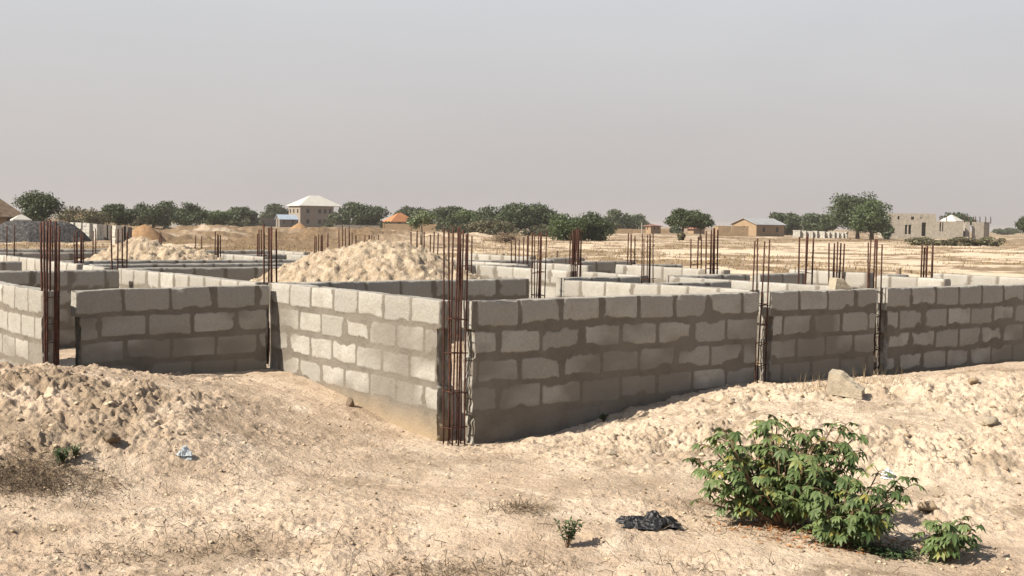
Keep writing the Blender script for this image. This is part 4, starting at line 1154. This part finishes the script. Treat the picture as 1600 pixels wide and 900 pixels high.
# ------------------------------------------------------------------ buildings
def panel(mb, o, d, nrm, L, h, th, holes=(), top=None):
    """upright wall from o along d, holes = (x0, x1, z0, z1), built of butting boxes; nrm points inward"""
    xs = sorted({0.0, L} | {x for q in holes for x in q[:2]})
    d = np.array([d[0], d[1], 0]); nn = np.array([nrm[0], nrm[1], 0]) * th
    for a, b in zip(xs[:-1], xs[1:]):
        if b - a < 1e-6: continue
        mid = (a + b) / 2
        cuts = sorted([(q[2], q[3]) for q in holes if q[0] - 1e-6 <= mid <= q[1] + 1e-6])
        z = 0.0; hh = h if top is None else top(mid)
        for c0, c1 in cuts + [(hh, hh)]:
            if c0 - z > 1e-4: mb.box(np.array(o) + d * a + np.array([0, 0, z]), d * (b - a), nn, (0, 0, c0 - z))
            z = c1

M_CREAM = simple('sandcrete_house_wall', (0.30, 0.255, 0.205), (0.38, 0.33, 0.27), 1.5, 0.95, 0.2, 0.02)  # one base colour for every wall of the house
M_TIN = simple('aluminium_roof_sheet', (0.62, 0.60, 0.54), (0.72, 0.70, 0.63), .6, 0.55, 0.1, 0.02)
M_GREYTIN = simple('weathered_tin_roof', (0.34, 0.35, 0.36), (0.46, 0.47, 0.47), .6, 0.6, 0.1, 0.02)
M_BLUETIN = simple('blue_white_roof', (0.46, 0.56, 0.68), (0.58, 0.67, 0.77), .8, 0.5, 0.05, 0.02)
M_ORANGE = simple('orange_roof_sheet', (0.47, 0.20, 0.085), (0.56, 0.26, 0.12), .8, 0.7, 0.1, 0.02)
M_REDTIN = simple('faded_red_roof', (0.28, 0.13, 0.10), (0.36, 0.18, 0.14), .8, 0.7, 0.1, 0.02)
M_MUD = simple('mud_block_wall', (0.33, 0.235, 0.145), (0.43, 0.315, 0.20), 1.5, 1.0, 0.3, 0.03)
M_THATCH = simple('brown_thatch', (0.10, 0.075, 0.055), (0.26, 0.19, 0.13), 2.2, 1.0, 0.8, 0.08)
M_WHITEW = simple('whitewashed_wall', (0.48, 0.46, 0.42), (0.60, 0.57, 0.52), 1.0, 0.95, 0.2, 0.02)
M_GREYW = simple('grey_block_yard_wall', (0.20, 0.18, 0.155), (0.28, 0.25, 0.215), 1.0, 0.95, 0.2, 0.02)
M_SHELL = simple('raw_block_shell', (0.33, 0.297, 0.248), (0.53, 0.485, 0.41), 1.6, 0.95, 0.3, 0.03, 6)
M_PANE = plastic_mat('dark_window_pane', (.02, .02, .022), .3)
M_CONC = simple('concrete_post', (0.36, 0.34, 0.30), (0.46, 0.43, 0.38), 2, 0.95, 0.2, 0.01)

def loc_of(px, D): q = at_depth(px, 355, D); return np.array([q[0], D, 0.0])
d3 = lambda w: np.array([w[0], w[1], 0.0])

def hip_roof(mb, o, lu, lv, z, rise, over=.6, u=U, v=V, ridge=.35):
    u3, v3 = d3(u), d3(v)
    a = o - u3 * over - v3 * over; LU, LV = lu + 2 * over, lv + 2 * over
    P = [a, a + u3 * LU, a + u3 * LU + v3 * LV, a + v3 * LV]
    P = [p + np.array([0, 0, z]) for p in P]
    c = a + u3 * LU / 2 + v3 * LV / 2 + np.array([0, 0, z + rise])
    rd = u3 * LU * ridge / 2
    T = [c - rd, c + rd]
    Pb = [p - np.array([0, 0, .12]) for p in P]
    mb.add(P + T + Pb, [(0, 1, 5, 4), (1, 2, 5), (2, 3, 4, 5), (3, 0, 4), (6, 7, 1, 0), (7, 8, 2, 1), (8, 9, 3, 2), (9, 6, 0, 3), (9, 8, 7, 6)])

# two-storey house with white hip roof
def two_storey():
    o = loc_of(469, 345); px = 345 / F
    t = thing('two_storey_house', 'two-storey raw block house with a white hipped roof', 'house', o)
    lu, lv, h = 48 * px / U[0] * .98, 25 * px / -V[0] * .95, 5.9
    z0 = np.zeros(3)
    w = MB()
    hu = [(a, a + 1.0, z, z + 1.15) for z in (1.0, 3.9) for a in (1.9, 5.6, 7.3)] + [(9.0, 9.8, 3.3, 5.2)]
    hv = [(a, a + .8, z, z + 1.1) for z in (1.0, 3.9) for a in (.9, 3.3, 5.4)]
    panel(w, z0, U, V, lu, h, .25, hu)
    panel(w, z0 + d3(V) * .25, V, U, lv - .25, h, .25, hv)
    panel(w, z0 + d3(V) * lv + d3(U) * .25, U, -V, lu - .25, h, .25)
    panel(w, z0 + d3(U) * lu + d3(V) * .25, V, -U, lv - .5, h, .25)
    w.build('wall', M_CREAM, t)
    for q in hu:
        b = MB(); b.box(d3(U) * q[0] + d3(V) * .14 + np.array([0, 0, q[2]]), d3(U) * (q[1] - q[0]), d3(V) * .04, (0, 0, q[3] - q[2])); b.build('window', M_PANE, t)
    for q in hv:
        b = MB(); b.box(d3(V) * q[0] + d3(V) * .25 + d3(U) * .14 + np.array([0, 0, q[2]]), d3(V) * (q[1] - q[0]), d3(U) * .04, (0, 0, q[3] - q[2])); b.build('window', M_PANE, t)
    r = MB(); hip_roof(r, z0, lu + 2.1, lv, h + .12, 2.95, .55, ridge=.22); r.build('roof', M_TIN, t)
    for k in (0.1, lv - .3):
        b = MB(); b.box(d3(U) * (lu + 1.9) + d3(V) * k, d3(U) * .25, d3(V) * .25, (0, 0, h)); b.build('porch_post', M_CONC, t)
    b = MB(); b.box(d3(U) * (lu + .01) + d3(V) * .1 + np.array([0, 0, 2.9]), d3(U) * 2.1, d3(V) * (lv - .3), (0, 0, .18)); b.build('balcony_slab', M_CONC, t)
two_storey()

def yard_wall(label, xa, xb, D, h, mat, th=.2, cap=True, Db=None, name='yard_wall'):
    a, b = loc_of(xa, D), loc_of(xb, Db or D)
    t = MB(); L = np.linalg.norm(b - a); d = (b - a) / L; n = np.array([-d[1], d[0], 0])
    panel(t, np.zeros(3), d[:2], n[:2], L, h, th)
    k = max(2, int(L / 4))
    for i in range(k + 1):
        s = min(L - .3, i * L / k); t.box(d * s - n * .06 + np.array([0, 0, 0]), d * .3, n * .05, (0, 0, h + .08))
    o = t.build(name, mat); o.location = a
    return tag(o, label, 'wall')
yard_wall('grey block yard wall left of the two-storey house', 387, 460, 330, 2.3, M_GREYW, Db=345)
yard_wall('short sunlit end of the grey yard wall', 375, 386.6, 334, 2.35, M_SHELL, Db=330)  # paler block colour than the rest, painting in the sunlight here
yard_wall('low broken white wall under the trees at left', 243, 326, 235, 1.0, M_WHITEW)
yard_wall('low grey wall stretching behind the small brown soil heap', 282, 376, 262, .8, M_GREYW)
yard_wall('brown compound wall in front of the orange-roofed house', 598, 682, 225, 1.5, M_MUD)
yard_wall('grey wall piece between the dome tree and the house', 522, 600, 260, 1.0, M_GREYW)
yard_wall('pale low wall below the thicket left of the white pole', 955, 1046, 300, 1.0, M_MUD)

def hip_house(name, label, x0, x1, xc, yap, yeave, D, hw, roofmat, wallmat, over=.8, cat='house'):
    px = D / F; o = loc_of(xc, D); t = thing(name, label, cat, o)
    lu, lv = (x1 - xc) * px / U[0] - over, (xc - x0) * px / -V[0] - over
    zE = at_depth(xc, yeave, D)[2]; zA = at_depth(xc, yap, D)[2]
    w = MB()
    panel(w, np.zeros(3), U, V, lu, zE, .2, [(lu * .3, lu * .42, .9, 2.0), (lu * .65, lu * .77, .9, 2.0)])
    panel(w, d3(V) * .2, V, U, lv - .2, zE, .2, [(lv * .45, lv * .6, .9, 2.0)])
    panel(w, d3(V) * lv, U, -V, lu, zE, .2); panel(w, d3(U) * lu + d3(V) * .2, V, -U, lv - .4, zE, .2)
    w.build('wall', wallmat, t)
    for a in (.3, .65):
        b = MB(); b.box(d3(U) * lu * a + d3(V) * .1 + np.array([0, 0, .9]), d3(U) * lu * .12, d3(V) * .04, (0, 0, 1.1)); b.build('window', M_PANE, t)
    r = MB(); hip_roof(r, np.zeros(3), lu, lv, zE + .12, zA - zE, over, ridge=.1); r.build('roof', roofmat, t)
    return t
hip_house('bungalow', 'white bungalow under an orange pyramid roof', 598, 648, 612, 333, 347, 300, 2.6, M_ORANGE, M_WHITEW)
hip_house('thatched_hut', 'brown hut with streaky thatched roof at the left frame edge', -62, 26, -22, 311, 340, 120, 2.2, M_THATCH, M_MUD, .7, 'hut')
hip_house('tin_shelter', 'low white tin roof between the thatched hut and the round tree', 18, 43, 24, 337, 345, 110, 1.6, M_TIN, M_GREYW, .3, 'shelter')
hip_house('far_cottage', 'white pointed roof poking above the unfinished building', 1476, 1508, 1492, 336, 346, 300, 3, M_TIN, M_WHITEW, .5)
hip_house('small_shop', 'small block hut with a dark flat-pitched roof right of the white pole', 1008, 1036, 1017, 351.5, 353.5, 290, 2, M_REDTIN, M_MUD, .35, 'hut')
hip_house('low_house', 'low house with a faded red roof behind the umbrella tree', 1074, 1106, 1084, 353, 358, 310, 2, M_REDTIN, M_MUD, .5)

# blue-white kiosk before the house
def gable(name, label, xc, D, xl, xr, yap, yeave, roofmat, wallmat, over=.4, holes=None, cat='shed'):
    """gable end faces left (along v), long side along u"""
    px = D / F; o = loc_of(xc, D); t = thing(name, label, cat, o)
    lv, lu = (xc - xl) * px / -V[0], (xr - xc) * px / U[0]
    zE = at_depth(xc, yeave, D)[2]; zA = at_depth((xl + xc) / 2, yap, D)[2]
    w = MB()
    hu = [(lu * .22, lu * .31, .9, 1.9), (lu * .70, lu * .79, .9, 1.9)]
    panel(w, np.zeros(3), U, V, lu, zE, .2, hu)
    n = 14
    for i in range(n):
        a = .2 + (lv - .2) * i / n; b = .2 + (lv - .2) * (i + 1) / n; m = (a + b) / 2
        hh = zE + (zA - zE) * (1 - abs(m / lv - .5) * 2)
        if .46 < m / lv < .60:
            w.box(d3(V) * a + np.array([0, 0, 2.1]), d3(V) * (b - a), d3(U) * .2, (0, 0, hh - 2.1))
        else:
            w.box(d3(V) * a, d3(V) * (b - a), d3(U) * .2, (0, 0, hh))
    panel(w, d3(V) * (lv + .0) + d3(U) * .2, U, -V, lu - .2, zE, .2); panel(w, d3(U) * lu + d3(V) * .2, V, -U, lv - .4, zE, .2)
    w.build('wall', wallmat, t)
    for q in hu:
        b = MB(); b.box(d3(U) * q[0] + d3(V) * .1 + np.array([0, 0, q[2]]), d3(U) * (q[1] - q[0]), d3(V) * .04, (0, 0, q[3] - q[2])); b.build('window', M_PANE, t)
    b = MB(); b.box(d3(V) * lv * .46 + d3(U) * .12, d3(V) * lv * .14, d3(U) * .04, (0, 0, 2.1)); b.build('door', M_PANE, t)
    r = MB(); u3, v3 = d3(U), d3(V); sl = (zA - zE) / (lv / 2)
    e0 = -u3 * over - v3 * over + np.array([0, 0, zE - sl * over + .1]); e1 = -u3 * over + v3 * (lv + over) + np.array([0, 0, zE - sl * over + .1])
    rd = -u3 * over + v3 * lv / 2 + np.array([0, 0, zA + .1]); L = u3 * (lu + 2 * over); th = np.array([0, 0, -.09])
    r.add([e0, e0 + L, rd + L, rd, e1, e1 + L] + [q + th for q in (e0, e0 + L, rd + L, rd, e1, e1 + L)],
          [(0, 1, 2, 3), (3, 2, 5, 4), (7, 6, 9, 8), (8, 9, 10, 11), (6, 7, 1, 0), (0, 3, 9, 6), (3, 4, 10, 9), (1, 7, 8, 2), (2, 8, 11, 5), (4, 5, 11, 10)])
    r.build('roof', roofmat, t)
    return t
gable('farm_shed', 'brown block shed with a grey metal gable roof', 1182, 262, 1151, 1234, 341, 350.5, M_GREYTIN, M_MUD)
gable('roadside_kiosk', 'small kiosk with a blue-white roof beside the two-storey house', 437, 318, 429, 461, 335.5, 341.5, M_BLUETIN, M_GREYW, .3, cat='kiosk')

# brown mud house behind the dry scrub
o = loc_of(97, 190); t = thing('mud_house', 'flat brown mud house behind dry scrub', 'house', o)
g = MB(); px = 190 / F; hh = at_depth(100, 331, 190)[2]
panel(g, np.zeros(3), (1, 0), (0, 1), 50 * px, hh, .3, [(1.2, 1.9, 0, 1.8)]); panel(g, (0, .3, 0), (0, 1), (1, 0), 4, hh, .3); panel(g, (50 * px, .3, 0), (0, 1), (-1, 0), 4, hh, .3); panel(g, (0, 4.6, 0), (1, 0), (0, -1), 50 * px, hh, .3)
g.build('wall', M_MUD, t); g = MB(); g.box((-.2, -.2, hh + .003), (50 * px + .4, 0, 0), (0, 5, 0), (0, 0, .18)); g.build('roof', M_THATCH, t)

# ruined mud walls
def ruin():
    D = 250; px = D / F
    o = loc_of(1122, D); t = thing('ruined_house', 'ruined mud-brick walls with notched tops left of the shed', 'ruin', o)
    g = MB(); h = 2.1
    L = 48 * px
    d = np.array([1.0, 0.05]); d /= np.linalg.norm(d); n = np.array([-d[1], d[0]])
    def top(s):
        x = s / L
        if .20 < x < .46: return h * (.25 + 2.2 * abs(x - .33))
        if .60 < x < .88: return h * (.35 + 1.9 * abs(x - .74))
        return h * (.96 + .05 * math.sin(x * 40))
    k = 48
    for i in range(k): panel(g, np.append(d, 0) * L * i / k, d, n, L / k, top(L * (i + .5) / k), .3)
    g.build('front_wall', M_MUD, t)
    g = MB(); panel(g, np.append(n, 0) * 4, d, n, L, h * .98, .3); g.build('rear_wall', M_MUD, t)
    g = MB(); panel(g, np.append(n, 0) * .3, n, d, 3.7, h * .9, .3); g.build('side_wall', M_MUD, t)
ruin()

# unfinished block building
def unfinished():
    D = 262; px = D / F
    o = loc_of(1388, D); t = thing('unfinished_building', 'unfinished raw block building with open windows and bare rebar on top', 'building', o)
    X = lambda p: (p - 1388) * px
    def zz(y): return at_depth(1450, y, D)[2]
    h1, h2 = zz(345.5), zz(334)
    x3 = np.array([1., 0, 0]); y3 = np.array([0, 1., 0])
    g = MB()
    holes = [(X(1392), X(1396), 1.0, 2.4), (X(1414), X(1418), .9, 2.9), (X(1419.5), X(1424), .9, 2.9), (X(1440), X(1447), .5, h1 - .3), (X(1468), X(1470.5), 1.6, h1 - .2), (X(1472), X(1474), 1.6, h1 - .2)]
    panel(g, x3 * 0, (1, 0), (0, 1), X(1505), h1, .25, holes)
    g.build('front_wall', M_SHELL, t)
    g = MB(); up = np.array([0, 0, h1 + .002])
    panel(g, up + y3 * .02, (1, 0), (0, 1), X(1462), h2 - h1, .22, [(X(1402), X(1405.5), .3, .95), (X(1423), X(1428), .25, .9), (X(1437), X(1443), .5, h2 - h1 - .25), (X(1447), X(1452), .3, 1.0)])
    panel(g, up + y3 * 1.5, (1, 0), (0, 1), X(1464), h2 - h1 - .05, .22)  # rear panel added close behind so the upper openings read dark
    g.box(up + y3 * .25 + x3 * .3 + np.array([0, 0, h2 - h1 - .2]), x3 * (X(1436) - .3), y3 * 1.24, (0, 0, .16))  # added ceiling strip that shades the gap behind the upper openings
    panel(g, up + x3 * X(1455) + y3 * .25, (0, 1), (1, 0), 1.2, h2 - h1 - .02, .22)
    panel(g, up + y3 * .25, (0, 1), (1, 0), 1.2, h2 - h1, .22)
    g.build('upper_wall', M_SHELL, t)
    g = MB()
    panel(g, y3 * 7.0, (1, 0), (0, 1), X(1530), h1 - .1, .25, [(X(1410), X(1420), .9, 2.6), (X(1450), X(1458), .9, 2.6)])
    panel(g, x3 * X(1505) + y3 * .26, (0, 1), (-1, 0), 6.5, h1, .25, [(1.5, 4.2, .7, h1 - .25)])
    panel(g, y3 * .26, (0, 1), (1, 0), 6.7, h1, .25)
    panel(g, x3 * X(1430) + y3 * .26, (0, 1), (1, 0), 6.7, h1 - .4, .25)
    g.build('inner_wall', M_SHELL, t)
    g = MB(); g.box(x3 * .26 + y3 * .27 + np.array([0, 0, h1 - .24]), x3 * (X(1505) - .55), y3 * 6.7, (0, 0, .2)); g.build('shading_floor_slab', M_CONC, t)  # slab added over the rooms so the open windows stay dark
    g = MB(); g.box(x3 * .26 + y3 * 2.6, x3 * (X(1505) - .55), y3 * .2, (0, 0, h1 - .26)); g.build('shading_partition', M_SHELL, t)  # added wall close behind the front, darkening the lower openings
    g = MB()
    panel(g, x3 * X(1515) + y3 * 2.5, (1, 0), (0, 1), X(1520) - X(1515), h1, .25)
    panel(g, x3 * X(1528) + y3 * 3.2, (1, 0), (0, 1), X(1546) - X(1528), h1, .25, [(X(1533) - X(1528), X(1534.5) - X(1528), .2, h1 - .2)])
    panel(g, x3 * X(1520) + y3 * 2.5, (0, 1), (1, 0), 4.5, h1, .25)
    panel(g, x3 * X(1546) + y3 * 3.2, (.8, .6), (-.6, .8), 2.1, h1 - .02, .25)
    panel(g, x3 * X(1546) + y3 * 3.5, (0, 1), (-1, 0), 4.5, h1 - .03, .25)
    g.build('side_room', M_SHELL, t)
    g = MB(); g.box(x3 * X(1400) + y3 * -.5 + np.array([0, 0, -.2]), x3 * (X(1512) - X(1400)), y3 * .48, (0, 0, .75)); g.build('plinth', M_SHELL, t)
    rn = random.Random(4)
    for x in (1468, 1478, 1515, 1522, 1529, 1532, 1539, 1548, 1556):
        g = MB(); s = X(x); yy = .12 if x < 1500 else 3.3
        for k in range(3): g.tube([(s + k * .09, yy + .05 * (k % 2), h1 - .3), (s + k * .09 + rn.uniform(-.03, .03), yy, h1 + 1.25 - .1 * k)], .035, 4)
        g.build('rebar_bundle', M_RUST, t)
unfinished()

# pole
q = loc_of(1003, 280); g = MB(); g.tube([(0, 0, -.2), (0, 0, 2.4)], [.12, .10], 8); o = g.build('utility_post', M_CONC); o.location = q; tag(o, 'thin white post right of the distant trees', 'post')
q = loc_of(1112, 300); g = MB(); g.tube([(0, 0, -.2), (0, 0, 3.9)], [.10, .07], 6); g.box((-.45, -.04, 3.5), (.9, 0, 0), (0, .08, 0), (0, 0, .10)); o = g.build('utility_post', M_BARK); o.location = q; tag(o, 'dark pole with crossarm right of the umbrella tree', 'post')

# ------------------------------------------------------------------ stacks of loose blocks
def stack(label, x0, x1, ytop, D, nd=2, seed=0, group='stacks of loose blocks', dark=False):
    rn = random.Random(seed); px = D / F
    o = loc_of(x0, D); w = (x1 - x0) * px * 1.18
    hgt = at_depth(x0, ytop, D)[2]
    rows = max(3, int(hgt / .235)); rh = hgt / rows
    g = MB()
    nbl = max(1, int(round(w / .46))); bl = w / nbl
    for r in range(rows):
        sh = (bl * .5 if r % 2 else 0)
        for i in range(nbl):
            for d in range(nd):
                if r == rows - 1 and rn.random() < .12: continue
                jx, jy = rn.uniform(-.03, .03), rn.uniform(-.05, .05)
                g.box((i * bl + jx + .01, d * .24 + jy, r * rh), (bl - .035, 0, 0), (0, .22, 0), (0, 0, rh - .012))
    ob = g.build('block_stack', M_CBLOCK); ob.location = o; ob.rotation_euler = (0, 0, -.5 + rn.uniform(-.05, .05))
    return tag(ob, label, 'block stack', group)
for i, (a, b, y, D, lb) in enumerate(((1, 6, 348, 94, 'white block stack at the left frame edge, behind the gravel'), (96, 104, 347.5, 95, 'block stack just showing over the right shoulder of the gravel heap'), (109.5, 116, 347, 94, 'narrow white block stack at the right end of the gravel heap'), (117, 128, 347.5, 93, 'white block stack beside the narrow one'), (129, 143, 348.5, 92, 'widest white block stack left of the orange cone'), (144.5, 152, 350, 91, 'white block stack right of the widest one'), (174, 181, 352, 88, 'isolated pale block stack left of the orange cone'))):
    stack(lb, a, b, y, D, 3, 60 + i)
yard_wall('dark shaded face of piled blocks between pale stacks', 152.5, 173.5, 93, 1.25, M_GREYW, th=1.2, name='block_stack')  # darker grey than the stacks, so the shade is in the colour
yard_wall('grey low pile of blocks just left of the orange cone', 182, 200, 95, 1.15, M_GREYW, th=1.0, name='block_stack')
xs = [1239, 1250.5, 1260, 1270.5, 1278, 1289, 1297, 1305, 1312, 1319, 1325]
nm = ('first', 'second', 'third', 'fourth', 'fifth', 'sixth', 'seventh', 'eighth', 'ninth', 'tenth')
for i in range(10):
    stack('%s from the left in the row of pale block stacks beside the biggest tree' % nm[i], xs[i], xs[i + 1] - 1.6, 359.5 + i * .35 + (i % 3) * .4, 238, 3, 80 + i, 'row of block stacks beside the biggest tree')

# ------------------------------------------------------------------ dusty air
def haze():
    g = MB(); R = 5600.0
    g.box((-R, -R, -2.0), (2 * R, 0, 0), (0, 2 * R, 0), (0, 0, 15.5))
    m = bpy.data.materials.new('dusty_air'); m.use_nodes = True; nt = m.node_tree
    for n in list(nt.nodes):
        if n.type != 'OUTPUT_MATERIAL': nt.nodes.remove(n)
    v = N(nt, 'ShaderNodeVolumePrincipled', Density=0.0003)
    v.inputs['Color'].default_value = (.86, .80, .76, 1); v.inputs['Anisotropy'].default_value = .2
    nt.links.new(v.outputs[0], nt.nodes['Material Output'].inputs['Volume'])
    o = g.build('haze', m); o['kind'] = 'stuff'; o['label'] = 'thin dusty haze over the plain'
haze()
